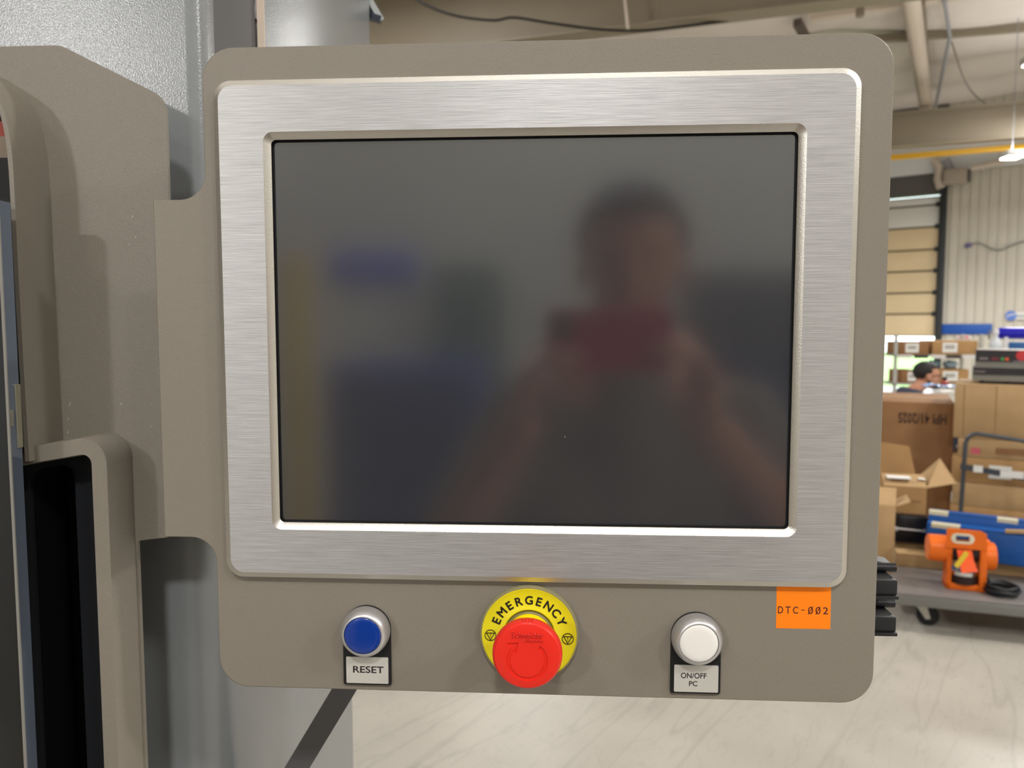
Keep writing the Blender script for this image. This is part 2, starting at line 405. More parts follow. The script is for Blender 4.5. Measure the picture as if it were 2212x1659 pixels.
# front plate outline (metres), with the mounting tab on the left
o_ = [(.205, .1687), (-.1941, .1687), (-.1941, .0807), (-.2267, .0807), (-.2267, -.1254), (-.1941, -.1254), (-.1941, -.2203), (.205, -.2203)]
outline = round_poly(o_, [.0185, .0185, .019, .0004, .0004, .0195, .0185, .0185], 10)
bm = bm_new()
ins = lambda d: [(p[0] * (1 - d / .2), p[1] * (1 - d / .19)) for p in outline]
loft(bm, [XZ(outline, .0035), XZ(outline, .0005), XZ(ins(.0005), 0)], True, True)
obj('front_plate', bm, TAUPE, CP, 30)
bm = bm_new(); hb = rrect(.18, .178, .012, 6, .004, -.026)
loft(bm, [XZ(hb, .0035), XZ(hb, .062), XZ(rrect(.176, .174, .012, 6, .004, -.026), .066)], False, True); obj('housing', bm, TAUPE, CP, 40)
bm = bm_new(); box(bm, -.222, -.198, .004, .11, -.1, .06, .003); box(bm, CXR_, -.198, .11, .13, -.1, .06); obj('mounting_bracket', bm, DARKGREY, CP, 40)
# brushed bezel
def brushed():
    m = bpy.data.materials.new('brushed_aluminium'); m.use_nodes = True; nt = m.node_tree; N = nt.nodes; L = nt.links
    b = N['Principled BSDF']; b.inputs['Metallic'].default_value = 1; b.inputs['Roughness'].default_value = .5
    b.inputs['Anisotropic'].default_value = .6; b.inputs['Anisotropic Rotation'].default_value = .25
    tg = N.new('ShaderNodeTangent'); tg.direction_type = 'UV_MAP'; tg.uv_map = 'UVMap'; L.new(tg.outputs[0], b.inputs['Tangent'])
    tc = N.new('ShaderNodeTexCoord')
    def streak(sx, sz, det):
        mp = N.new('ShaderNodeMapping'); mp.inputs['Scale'].default_value = (sx, 0, sz); L.new(tc.outputs['Object'], mp.inputs[0])
        n = N.new('ShaderNodeTexNoise'); n.inputs['Scale'].default_value = 1; n.inputs['Detail'].default_value = det; L.new(mp.outputs[0], n.inputs[0]); return n
    n1 = streak(40, 1700, 3); n2 = streak(14, 600, 2); n3 = streak(5, 5, 2)
    r = N.new('ShaderNodeMapRange'); r.inputs[1].default_value = .3; r.inputs[2].default_value = .75; r.inputs[3].default_value = .42; r.inputs[4].default_value = .57
    L.new(n1.outputs[0], r.inputs[0])
    r2 = N.new('ShaderNodeMapRange'); r2.inputs[1].default_value = .3; r2.inputs[2].default_value = .7; r2.inputs[3].default_value = .95; r2.inputs[4].default_value = 1.05
    L.new(n2.outputs[0], r2.inputs[0])
    mu = N.new('ShaderNodeMath'); mu.operation = 'MULTIPLY'; L.new(r.outputs[0], mu.inputs[0]); L.new(r2.outputs[0], mu.inputs[1])
    cc = N.new('ShaderNodeCombineColor'); 
    for i in range(3): L.new(mu.outputs[0], cc.inputs[i])
    L.new(cc.outputs[0], b.inputs['Base Color'])
    u = N.new('ShaderNodeBump'); u.inputs['Strength'].default_value = .35; u.inputs['Distance'].default_value = .0002
    L.new(n1.outputs[0], u.inputs['Height']); L.new(u.outputs[0], b.inputs['Normal'])
    return m
BR = brushed()
SATIN = mat('satin_aluminium_edge', (206, 203, 196), .36, 1.0, bump=(1800, .25, .0004))
BT = -.0055
def rr(ix, r): return rrect(.18575 - ix, .14835 - ix, r, 10)
op = lambda e, r: rrect(.152 + e, .1141 + e, r, 10)
bm = bm_new(); loft(bm, [XZ(rr(.0032, .0085), BT), XZ(op(.0042, .006), BT)])
bz = obj('bezel', bm, BR, CP)
uv = bz.data.uv_layers.new(name='UVMap')
for lp in bz.data.loops:
    co = bz.data.vertices[lp.vertex_index].co; uv.data[lp.index].uv = (co.x * 2 + .5, co.z * 2 + .5)
bm = bm_new(); loft(bm, [XZ(rr(0, .0105), 0), XZ(rr(0, .0105), BT + .0014), XZ(rr(.0032, .0085), BT)]); obj('bezel_edge', bm, SATIN, bz, 35)
bm = bm_new(); loft(bm, [XZ(op(.0042, .006), BT), XZ(op(0.0002, .0028), BT + .0019), XZ(op(0, .0028), BT + .0022)]); obj('bezel_lip', bm, SATIN, bz, 35)
for f in bz.data.polygons: pass
# screen
mscr = bpy.data.materials.new('dark_antiglare_screen'); mscr.use_nodes = True
b = mscr.node_tree.nodes['Principled BSDF']; b.inputs['Base Color'].default_value = (.033, .034, .038, 1); b.inputs['Roughness'].default_value = .115; b.inputs['IOR'].default_value = 2.35
b.inputs['Specular IOR Level'].default_value = .5
bm = bm_new(); loft(bm, [XZ(op(-.0003, .0022), -.0006), XZ(op(-.0011, .002), -.0009)], False, True); sc_ = obj('screen', bm, mscr, CP)
bm = bm_new(); loft(bm, [XZ(op(0.0001, .0028), BT + .0021), XZ(op(0.0001, .0028), -.0007), XZ(op(-.0005, .0022), -.0007)]); obj('screen_gasket', bm, BLACKM, sc_)
mbox('dust_speck', WHITE, sc_, .021, .0213, -.0012, -.0009, -.0611, -.0606)

# push buttons ---------------------------------------------------
MLEG = mat('legend_silver', (196, 195, 188), .45, .15)
SILVER = mat('satin_silver', (206, 206, 208), .38, .8)
def push_button(cx, m_cap, lines, label, cap_label):
    z = -.181
    bm = bm_new()
    lathe(bm, [(.0149, 0), (.0149, .0032), (.0147, .005), (.0142, .0068), (.0134, .0083), (.0124, .0093), (.0117, .0097), (.0114, .0096), (.01135, .0088)], 64, (cx, -.0022, z), cap0=False, cap1=False)
    col = obj('push_button', bm, SILVER, CP, 50); col['label'] = label
    bm = bm_new(); lathe(bm, [(.0113, .003), (.0113, .0086), (.0111, .0093), (.0104, .0097), (.008, .0099), (.0001, .0099)], 64, (cx, -.0022, z))
    c = obj('button_cap', bm, m_cap, col, 50); c['label'] = cap_label
    # legend holder: black plate, round at the top
    pts = [(cx + .0149 * math.cos(R_(a)), z + .0149 * math.sin(R_(a))) for a in range(0, 181, 6)]
    pts += [(cx - .0149, -.2152), (cx - .0143, -.2162), (cx + .0143, -.2162), (cx + .0149, -.2152)]
    bm = bm_new(); loft(bm, [XZ(pts, 0), XZ(pts, -.0016), XZ([(cx + (p[0] - cx) * .97, z - .012 + (p[1] - z + .012) * .98) for p in pts], -.0022)], True, True)
    h = obj('legend_holder', bm, BLACKP, col, 40)
    bm = bm_new(); q = rrect(.0131, .0083, .0006, 3, cx + .0003, -.2064); loft(bm, [XZ(q, -.002), XZ(q, -.0027)], True, True)
    obj('legend_plate', bm, MLEG, col)
    for s, lx, lz, wd, ht, bo in lines:
        text('lettering', s, INK, col, (cx + lx, -.0027, lz), wd, ht, .00008, bo)
    return col
BLUECAP = mat('blue_translucent_cap', (4, 52, 142), .25, coat=.4, emit=None)
push_button(-.1, BLUECAP, [('RESET', .0010, -.2059, .0191, .0043, .012)], 'chrome push button with a round blue cap and a RESET legend', 'round blue cap')
WHITECAP = mat('white_cap', (232, 231, 226), .35)
push_button(.1, WHITECAP, [('ON/OFF', -.0012, -.2045, .0152, .0034, .012), ('PC', -.0014, -.2094, .005, .0031, .012)], 'chrome push button with a round white cap and an ON/OFF PC legend', 'round white cap')

# emergency stop ---------------------------------------------------
ez = -.181
YEL = mat('yellow_plastic', (226, 214, 34), .38, var=(60, .03)); YEL2 = mat('yellow_bright', (250, 226, 4), .3)
CLEAR = mat('clear_rim', (196, 190, 150), .15, trans=.55, ior=1.4)
RED = mat('red_plastic', (232, 44, 30), .38)
bm = bm_new(); lathe(bm, [(.0292, 0), (.0292, .0034), (.0287, .0042), (.0279, .0043), (.0275, .004), (.0176, .004), (.0166, .0046), (.0156, .0046), (.0146, .0032), (.0001, .003)], 96, (0, 0, ez), cap0=False)
es = obj('emergency_stop', bm, YEL, CP, 40); es['label'] = 'yellow round emergency plate with a red mushroom stop button'
bm = bm_new(); lathe(bm, [(.0299, 0), (.0299, .0034), (.0293, .0046), (.0287, .0046), (.0292, .0034), (.0292, 0)], 96, (0, 0, ez), cap0=False, cap1=False); obj('clear_rim', bm, CLEAR, es, 40)
bm = bm_new(); lathe(bm, [(.0147, .002), (.0147, .0055), (.0138, .0062), (.0138, .002)], 64, (0, 0, ez), cap0=False, cap1=False); obj('grey_ring', bm, mat('ring_grey', (120, 112, 70), .4), es, 40)
bm = bm_new(); lathe(bm, [(.0137, .002), (.0136, .013), (.0132, .0145), (.0128, .0235)], 64, (0, 0, ez), cap0=False); obj('collar', bm, YEL2, es, 40)
# legend letters on the arc
for i, ch in enumerate('EMERGENCY'):
    a = R_(-67 + 133.5 * i / 8)
    text('letter', ch, INK, es, (.0213 * math.sin(a), -.0041, ez + .0213 * math.cos(a)), None, .0050, .00015, 0., roll=-a, fat=.00017)
for a in (182, -5):
    cx, cz = .0234 * math.cos(R_(a)), ez + .0234 * math.sin(R_(a))
    bm = bm_new()
    loft(bm, [[(cx + r * math.cos(t * math.pi / 24), -y, cz + r * math.sin(t * math.pi / 24)) for t in range(48)] for r, y in ((.0035, .0039), (.0035, .0043), (.0031, .0043), (.0031, .0039))])
    tri = lambda s, y: [(cx + s * math.cos(R_(t)), -y, cz + s * math.sin(R_(t))) for t in (30, 150, 270)]
    loft(bm, [tri(.0032, .0039), tri(.0032, .0043), tri(.0024, .0043), tri(.0024, .0039)])
    box(bm, cx - .00016, cx + .00016, -.0043, -.0039, cz - .0002, cz + .0012); box(bm, cx - .00016, cx + .00016, -.0043, -.0039, cz - .0011, cz - .0006)
    obj('warning_symbol', bm, INK, es)
# red mushroom head with a debossed turn arrow and grip notches
hy = .035
def head_depth(x, z):
    d = 0.; z2 = z + .0026; r = math.hypot(x, z2); a = math.degrees(math.atan2(z2, x))
    if .0096 < r < .0116 and not (49 < a < 128): d = .0009
    T = [(-.0050, .0104 - .0026), (-.0110, .0099 - .0026), (-.0062, .0046 - .0026)]
    s = [(T[(i + 1) % 3][0] - T[i][0]) * (z - T[i][1]) - (T[(i + 1) % 3][1] - T[i][1]) * (x - T[i][0]) for i in range(3)]
    if all(v > 0 for v in s) or all(v < 0 for v in s): d = .0009
    return d
bm = bm_new(); NA = 300
prof = [(.0128, .0235), (.0165, .0242), (.0190, .0258), (.0199, .0280), (.02, .0306), (.0198, .0324), (.0192, .0336), (.0184, .0343)]
prof += [(.0184 - .0184 * k / 86 + .00002, .0343 + .0007 * math.sin(math.pi / 2 * min(1, k / 30))) for k in range(1, 87)]
loops = []
for r, h in prof:
    lp = []
    for i in range(NA):
        t = 2 * math.pi * i / NA; x = r * math.cos(t); z = r * math.sin(t); hh = h - (head_depth(x, z) if r < .0182 else 0)
        k = 1.
        if .0258 < h < .0335 and r > .0189:
            q = (math.degrees(t) % 90); q = min(q, 90 - q)
            if any(abs(q - c) < .75 for c in (2.0, 5.4, 8.6)): k = .975
        lp.append((x * k, -hh, ez + z * k))
    loops.append(lp)
loft(bm, loops, True, True); hd = obj('mushroom_head', bm, RED, es, 28); hd['label'] = 'red mushroom push head with a turn arrow'
# the maker's raised lettering stands on the head (fourth level is avoided: it belongs to the emergency stop)
RED2 = mat('red_plastic_letter', (226, 40, 28), .38)
text('raised_lettering', 'Schneider', RED2, es, (.0003, -.0350, ez + .0126), .0178, .0036, .0005, .01)
text('raised_lettering', 'Electric', RED2, es, (.0044, -.0350, ez + .0094), .0094, .0017, .0005, .006)
bm = bm_new(); tube(bm, catmull([(-.0012, -.0351, ez + .0102), (-.0026, -.0351, ez + .0101), (-.003, -.0351, ez + .0095), (-.0019, -.0351, ez + .0091), (-.0022, -.0351, ez + .0085), (-.0036, -.0351, ez + .0086)], 5), .0003, 6); obj('raised_emblem', bm, RED2, es, 60)
# asset sticker -----------------------------------------------------
bm = bm_new(); st = [(.1471, -.1484), (.1787, -.1484), (.179, -.1751), (.1473, -.1752)]
loft(bm, [XZ(st, 0), XZ(st, -.0001)], True, True)
sk = obj('sticker', bm, mat('orange_sticker', (252, 130, 2), .45), CP); sk['label'] = 'orange sticker reading DTC-ØØ2'
MINK = mat('maroon_ink', (72, 10, 22), .6)
for i, ch in enumerate('DTC-ØØ2'):
    x = .1497 + i * .00437; 
    if ch == '-': mbox('lettering', MINK, sk, x - .0011, x + .0011, -.00018, -.0001, -.1640, -.1636)
    elif ch == 'Ø':
        text('lettering', '0', MINK, sk, (x, -.0001, -.1639), .0029, .0045, .00006)
        bm = bm_new(); bar(bm, (x - .0013, -.00013, -.1664), (x + .0013, -.00013, -.1614), .00006, .0004); obj('lettering', bm, MINK, sk)
    else: text('lettering', ch, MINK, sk, (x, -.0001, -.1639), .003, .0043, .00006, .008)
# black latches on the right flank ----------------------------------
for lz in (-.1585, -.1822):
    bm = bm_new(); box(bm, .186, .2305, .03, .056, lz - .006, lz + .004, .0012); la = obj('latch', bm, BLACKP, CP, 40)
    bm = bm_new(); box(bm, .186, .2309, .0285, .0575, lz - .0082, lz - .0058, .0008); obj('latch_foot', bm, BLACKP, la, 40)
    bm = bm_new(); tube(bm, [(.205, .048, lz + .0066), (.236, .048, lz + .0066)], .003, 12); obj('hinge_pin', bm, BLACKP, la, 50)
    bm = bm_new(); loft(bm, [[(.186, .05, lz + .0165), (.186, .062, lz + .0185), (.235, .062, lz + .009), (.235, .05, lz + .008)], [(.186, .05, lz + .013), (.186, .062, lz + .015), (.235, .062, lz + .0065), (.235, .05, lz + .0055)]], True, True); obj('lever', bm, BLACKP, la)
    bm = bm_new(); tube(bm, [(.187, .046, lz + .0064), (.2045, .046, lz + .0064)], .0028, 12); obj('steel_pin', bm, CHROME, la, 50)
bm = bm_new(); tube(bm, [(.212, .05, -.165), (.219, .053, -.175)], .0035, 8); obj('latch_spring', bm, BLACKP, CP, 40)

# ================================================================== the machine on the left
MC = empty('machine_cabinet', (-.9, .5, 0)); tag(MC, 'light grey textured machine cabinet standing behind the control panel', 'machine')
def loc(p, e): return (p[0] - e.location.x, p[1] - e.location.y, p[2] - e.location.z)
CXR = onY(437, 169, .1).x                      # right flank of the cabinet
bm = bm_new(); box(bm, -1.9, CXR, .1, .47, .0, 1.2)
def shell(name, m, x0, x1, y0, y1, z0, z1, r):
    """upright cabinet shell with rounded vertical edges"""
    c = round_poly([(x0, y0), (x1, y0), (x1, y1), (x0, y1)], [.004, r, .004, .004], 10)
    b = bm_new(); loft(b, [[(p[0] - MC.location.x, p[1] - MC.location.y, z) for p in c] for z in (z0, z1)], True, True)
    return obj(name, b, m, MC, 40)
bm.free()
ZS = HC + .06                                  # height where the flank changes
shell('lower_cabinet', GREY, -1.9, CXR, .10, .47, .06, ZS - .02, .03)
shell('front_column', GREY, -1.9, CXR, .10, .125, ZS - .02, 2.35, .012)
DKX = CXR - .004
mbox('recessed_flank', DARKGREY, MC, -1.9 - MC.location.x, DKX - MC.location.x, .125 - .5, .216 - .5, ZS - .02, 2.33)
yh = CAM.y + (CXR - CAM.x) / ((800 - 1205.2) / F_PX)
mbox('upper_housing', GREY, MC, -1.9 - MC.location.x, CXR + .003 - MC.location.x, .216 - .5, yh - .5, ZS - .02, 2.33, .0012, 2)
mbox('lit_housing_lip', mat('painted_lit_lip', (222, 206, 188), .4), MC, CXR - .003 - MC.location.x, CXR + .0032 - MC.location.x, .2145 - .5, .2158 - .5, ZS - .02, 2.33)  # cream strip paints in the lamplight on the grey housing's front edge
mbox('base_plinth', DARKGREY, MC, -1.85 - MC.location.x, CXR - .03 - MC.location.x, .13 - .5, .45 - .5, 0, .06)
# torn strip of tape on the dark flank
q = [onX(p[0], p[1], DKX) for p in ((566, -30), (552, -10), (549, 20), (551, 40), (556, 48), (560, 58), (566, 66), (569, 75))]
bm = bm_new(); ring = [(p.x - MC.location.x + .001, p.y - MC.location.y, p.z) for p in q] + [(q[-1].x - MC.location.x + .001, .2155 - .5, q[-1].z), (q[0].x - MC.location.x + .001, .2155 - .5, q[0].z)]
f = bm.faces.new([bm.verts.new(p) for p in ring]); g = bmesh.ops.extrude_face_region(bm, geom=[f]); bmesh.ops.translate(bm, vec=(-.0011, 0, 0), verts=[e for e in g['geom'] if isinstance(e, bmesh.types.BMVert)])
obj('tape_scrap', bm, mat('old_tape', (150, 146, 150), .7), MC)
# strut and bracket at the top end of the housing
s0 = at(745, -60, 1.03); s1 = at(803, 42, 1.06)
bm = bm_new(); bar(bm, loc(s0, MC), loc(s1, MC), .012, .016); obj('strut', bm, mat('blue_black', (44, 50, 62), .4, .4), MC)
bm = bm_new(); bar(bm, loc(at(780, -30, 1.04), MC), loc(at(824, 44, 1.05), MC), .004, .008); obj('strut_cover', bm, mat('pale_grey', (168, 172, 174), .4), MC)
bm = bm_new(); bar(bm, loc(at(799, 36, 1.05), MC), loc(at(823, 43, 1.05), MC), .01, .008); obj('strut_foot', bm, mat('blue_black', (44, 50, 62)), MC)
# dark diagonal support arm under the panel
a0 = onY(744, 1488, .12); a1 = onY(641, 1659, .12); dv = (a1 - a0); a1 = a0 + dv * ((CXR + .007 - a0.x) / dv.x); a2 = a0 - dv * .35
bm = bm_new(); bar(bm, (a2 - CP.location), (a1 - CP.location), .05, .0165); obj('support_arm', bm, DARKGREY, CP)

# ---- taupe sliding door cover with window flange, handle pocket and clear pane
DO = empty('machine_door', (-.6, .07, .2)); tag(DO, 'taupe machine door with an arched window flange and a black handle pocket', 'door')
YC = .055
def D2(px, py, Y=YC):
    p = onY(px, py, Y); return (p.x - DO.location.x, p.z - DO.location.z)
yl = lambda Y: Y - DO.location.y
zt = D2(0, 95)[1]; zb = .25 - DO.location.z; xl = -1.75 - DO.location.x
P_ = [(xl, zt), D2(130, 97), D2(345, 207), D2(360, 300)]
xr = D2(360, 300)[0]; zlow = D2(360, 1157)[1]; xr2 = D2(284, 924.5)[0] + .0012
outer = round_poly([(xl, zt), D2(130, 97.5), (xr, D2(352, 211)[1]), (xr, zlow), (xr2, zlow - .004), (xr2, zb), (xl, zb)], [0, .02, .016, .012, .002, .002, 0], 8)
# arched window opening
Fc = [D2(*p) for p in ((0, 168), (30, 184), (60, 212), (85, 258), (100, 318), (107, 380), (111, 450), (116, 560), (123, 700), (130, 830), (136, 935))]
arch = [Vector((p[0], p[1])) for p in [(Fc[0][0] - .09, D2(0, 146)[1]), (Fc[0][0] - .06, D2(0, 147)[1]), (Fc[0][0] - .03, D2(0, 153)[1])] + Fc]
arch = [(-1.0, D2(0, 146)[1])] + [(p.x, p.y) for p in catmull([Vector((a.x, a.y, 0)) for a in arch], 5)]
win = arch + [(-1.0, arch[-1][1])]
hcor = [D2(284, 924.5), D2(30, 968.6), (D2(30, 968.6)[0], zb + .12), (D2(298, 1350)[0] + .0, zb + .12)]
hcor[3] = (hcor[0][0], zb + .12)
hout = round_poly(hcor, [.0165, .01, .015, .015], 8)
def inset(P, d):
    out = []; n = len(P)
    for i in range(n):
        a = Vector(P[i - 1]).to_2d(); p = Vector(P[i]).to_2d(); c = Vector(P[(i + 1) % n]).to_2d()
        e1 = (p - a); e2 = (c - p)
        if e1.length < 1e-9 or e2.length < 1e-9: e1 = e2 if e1.length < 1e-9 else e1; e2 = e1 if e2.length < 1e-9 else e2
        n1 = Vector((-e1.y, e1.x)).normalized(); n2 = Vector((-e2.y, e2.x)).normalized(); nn = (n1 + n2).normalized()
        k = d / max(.4, nn.dot(n1)); out.append((p.x + nn.x * k, p.y + nn.y * k))
    return out
bm = bm_new(); holed(bm, outer, [win, hout], yl(YC), yl(.058)); pl = obj('cover_plate', bm, TAUPE, DO)
# window flange
bm = bm_new(); YN, YM = .0197, .037
near = arch; n = len(arch); th = .003
offs = []
for i in range(n):
    a = Vector(arch[max(i - 1, 0)]); c = Vector(arch[min(i + 1, n - 1)]); t = (c - a).normalized(); nn = Vector((t.y, -t.x)) * -1
    offs.append((arch[i][0] - abs(th) * (-nn.x if False else 1) * (-t.y if True else 0) * 1.0, arch[i][1] + th * (-abs(t.x))))
zE = D2(58, 997, YN)[1]; zM = zE
rows = []
for Y, ze in ((YC, None), (YM, zE), (YN, zE)):
    c = [(p[0], yl(Y), p[1]) for p in arch]; d = [(p[0], yl(Y), p[1]) for p in offs]
    if ze is not None:
        c.append((arch[-1][0] + .0003, yl(Y), ze)); d.append((offs[-1][0] + .0003, yl(Y), ze))
    else:
        c.append((arch[-1][0] + .0001, yl(Y), arch[-1][1] - .006)); d.append((offs[-1][0] + .0001, yl(Y), offs[-1][1] - .006))
    rows.append((c, d))
V = [[bm.verts.new(p) for p in r[0]] for r in rows]; Wv = [[bm.verts.new(p) for p in r[1]] for r in rows]
m_ = len(V[0])
for k in range(2):
    for i in range(m_ - 1):
        bm.faces.new((V[k][i], V[k][i + 1], V[k + 1][i + 1], V[k + 1][i])); bm.faces.new((Wv[k][i + 1], Wv[k][i], Wv[k + 1][i], Wv[k + 1][i + 1]))
    bm.faces.new((V[k][-1], Wv[k][-1], Wv[k + 1][-1], V[k + 1][-1])); bm.faces.new((V[k][0], Wv[k][0], Wv[k + 1][0], V[k + 1][0]))
for i in range(m_ - 1):
    bm.faces.new((V[2][i], V[2][i + 1], Wv[2][i + 1], Wv[2][i])); bm.faces.new((V[0][i], V[0][i + 1], Wv[0][i + 1], Wv[0][i]))
obj('window_flange', bm, TAUPE, DO, 40)
# handle pocket
YH = .0248
h1 = inset(hout, .0105); h2 = inset(hout, .0115)
bm = bm_new(); loft(bm, [XZ(hout, yl(YC)), XZ(hout, yl(YH + .0006)), XZ(inset(hout, .0004), yl(YH)), XZ(h1, yl(YH)), XZ(h2, yl(YH + .004)), XZ(h2, yl(.058))]); hf = obj('handle_frame', bm, TAUPE, DO, 40)
DKP = mat('dark_pocket_plastic', (34, 36, 40), .35)
k1 = inset(hout, .0125)
ra, rb = D2(72, 1016, .05), D2(168, 997, .05)
rec = round_poly([(rb[0], rb[1]), (ra[0], ra[1]), (ra[0], zb + .16), (rb[0], zb + .16)], [.008, .008, .01, .01], 6)
bm = bm_new(); holed(bm, k1, [rec], yl(.046), yl(.05)); hi = obj('handle_pocket', bm, DKP, DO)
bm = bm_new(); loft(bm, [XZ(rec, yl(.0495)), XZ(rec, yl(.086))], False, True); obj('pocket_recess', bm, BLACKM, hi, 40)
bm = bm_new(); loft(bm, [XZ(h2, yl(.04)), XZ(k1, yl(.046))]); obj('pocket_gasket', bm, BLACKM, hi)
xrib = D2(104, 1200, .07)[0]; bm = bm_new(); box(bm, xrib - .003, xrib + .003, yl(.066), yl(.087), hcor[2][1] + .03, D2(104, 1022, .07)[1], .002); obj('pocket_rib', bm, mat('rib_grey', (46, 46, 44), .4), hi, 40)
for sx, sy, ln in ((150, 873, 8), (147, 905, 4), (146, 934, 6), (261, 872, 5), (327, 873, 1.5), (285, 468, 5), (292, 512, 3), (278, 528, 2), (326, 921, 2)):
    c0 = D2(sx, sy); bm = bm_new(); k = ln * .00031; loft(bm, [[(c0[0] - .0002, yl(Y), c0[1] - k / 2), (c0[0] + .0002, yl(Y), c0[1] - k / 2), (c0[0] + .0005 + k * .25, yl(Y), c0[1] + k / 2), (c0[0] + .0002 + k * .2, yl(Y), c0[1] + k / 2)] for Y in (YC - .00012, YC + .0002)], True, True)
    obj('paint_chip', bm, mat('bare_primer', (196, 190, 178), .5), pl)
# clear pane (sliding door) with bright polished edge
px1 = D2(45, 900, .0085)[0]; zp = D2(30, 428, .004)[1]
pane = mat('dark_smoked_pane', (34, 37, 40), .12, spec=.6)
edge = mat('polished_pane_edge', (120, 132, 150), .12, .55)
bm = bm_new(); box(bm, -1.0, px1 - .0004, yl(-.002), yl(.0085), zb + .05, zp, .0006); gp = obj('pane', bm, pane, DO, 40)
bm = bm_new(); box(bm, px1 - .0004, px1, yl(-.0017), yl(.0082), zb + .052, zp - .002); obj('pane_edge', bm, edge, gp)
bm = bm_new(); box(bm, px1 - .001, px1 + .0006, yl(-.0028), yl(-.0018), zb + .052, zp - .002); obj('pane_seal', bm, mat('pale_seal', (132, 130, 124), .4), gp)
bm = bm_new(); box(bm, px1, px1 + .0012, yl(.0035), yl(.008), D2(45, 967, .006)[1], D2(38, 830, .006)[1], .0003); obj('pane_clip', bm, mat('clip_metal', (188, 186, 168), .25, .8), gp)
bm = bm_new(); box(bm, px1, px1 + .001, yl(-.0013), yl(.001), D2(28, 920, .0)[1], D2(26, 885, .0)[1], .0004); obj('pane_clip', bm, MATS['clip_metal'], gp, 40)
# door interior seen above the pane
bm = bm_new(); box(bm, -1.0, D2(28, 350, .05)[0] + .006, yl(.0455), yl(.0545), D2(15, 936, .05)[1], D2(8, 344, .05)[1]); obj('pane_carrier', bm, BLACKM, DO)
bm = bm_new(); box(bm, -1.0, D2(60, 300, .085)[0], yl(.078), yl(.089), D2(0, 352, .08)[1], D2(0, 296, .08)[1]); obj('inner_liner', bm, mat('beige_liner', (196, 176, 154), .5), DO)
bm = bm_new(); box(bm, -1.0, D2(60, 300, .085)[0], yl(.078), yl(.089), D2(0, 296, .08)[1], D2(0, 264, .08)[1]); obj('warning_strip', bm, mat('red_strip', (214, 92, 74), .5), DO)
bm = bm_new(); box(bm, -1.0, D2(110, 200, .085)[0], yl(.0895), yl(.0925), D2(0, 960, .08)[1], D2(0, 120, .08)[1]); obj('inner_panel', bm, DARKGREY, DO)

# ================================================================== things on the shop floor (right of the panel)
def fitbox(pl, pr, pt, pb, D, ang, z0=None, z1=None):
    """front face seen from pixel column pl to pr, rows pt..pb (at its left end), left end at depth D -> base point, width, z0, z1"""
    P = at(pl, pb, D); q = onplane(pr, pb, P, ang); d = Vector((math.cos(ang), math.sin(ang), 0))
    W = (q - P).dot(d); zt = onplane(pl, pt, P, ang).z
    if z0 is None: z0 = P.z
    if z1 is None: z1 = zt
    return Vector((P.x, P.y, z0)), W, z1 - z0
def carton(name, label, cat, fb, depth, ang, m=CARD, tape=True, open_=None, group=None, labels=()):
    """cardboard box: body, tape strip on the top, flap seams; local x right along the front, y back, z up"""
    P, W, H = fb; t = empty(name, P, ang); tag(t, label, cat, group)
    if not open_:
        bo = mbox('body', m, t, 0, W, 0, depth, 0, H, .004)
        if tape:
            mbox('tape', mat('brown_tape', (188, 160, 116), .3), t, -.0005, W + .0005, depth / 2 - .025, depth / 2 + .025, H - .0002, H + .0008)
            mbox('tape', MATS['brown_tape'], t, W - .001, W + .001, depth / 2 - .025, depth / 2 + .025, H - .07, H + .0008)
        mbox('flap_seam', CARD3, t, .0, W, depth / 2 - .002, depth / 2 + .002, H - .001, H + .0004)
    for (x, z, w_, h_) in labels:
        l = mbox('paper_label', WHITE, t, x, x + w_, -.0015, 0, z, z + h_)
        for k in range(2): mbox('print_line', mat('grey_print', (110, 104, 100), .7), l, x + w_ * .15, x + w_ * .82, -.002, -.0014, z + h_ * (.38 + .22 * k), z + h_ * (.5 + .22 * k))
    return t

# flat trolley in front ---------------------------------------------
ZD = .185
AT = vpang(-3900)
d0 = onZ(1925, 1278, ZD)
tr = empty('platform_trolley', (d0.x, d0.y, 0), AT); tag(tr, 'long grey steel platform trolley carrying an orange machine and blue beams', 'trolley')
LT, DT = 1.9, .62
mbox('deck', mat('deck_grey', (136, 132, 130), .4, .3, var=(12, .08)), tr, 0, LT, .0, DT, ZD - .012, ZD, .003)
mbox('deck_edge', mat('deck_edge', (128, 128, 124), .45, .3), tr, 0, LT, -.004, .03, ZD - .06, ZD - .012, .004)
mbox('deck_edge', MATS['deck_edge'], tr, 0, LT, DT - .03, DT, ZD - .06, ZD - .012, .004)
def caster(x, y, parent, z0=ZD - .06, r=.05):
    bm = bm_new(); box(bm, x - .03, x + .03, y - .03, y + .03, z0 - .006, z0); loft(bm, [[(x - .028, y + s, z0 - .005), (x + .028, y + s, z0 - .005), (x + .052, y + s, r - .012), (x + .03, y + s, r - .016)] for s in (-.024, -.019)], True, True)
    loft(bm, [[(x - .028, y + s, z0 - .005), (x + .028, y + s, z0 - .005), (x + .052, y + s, r - .012), (x + .03, y + s, r - .016)] for s in (.019, .024)], True, True)
    c = obj('caster', bm, mat('zinc', (188, 186, 176), .4, .5), parent)
    bm = bm_new(); lathe(bm, [(.012, -.018), (r - .006, -.018), (r, -.012), (r, .012), (r - .006, .018), (.012, .018)], 28, (x + .042, y, r), 'Y'); obj('wheel', bm, mat('black_rubber', (24, 24, 26), .6), c, 40)
for x, y in ((.14, .12), (LT - .2, .12), (.14, DT - .12), (LT - .2, DT - .12)): caster(x, y, tr)
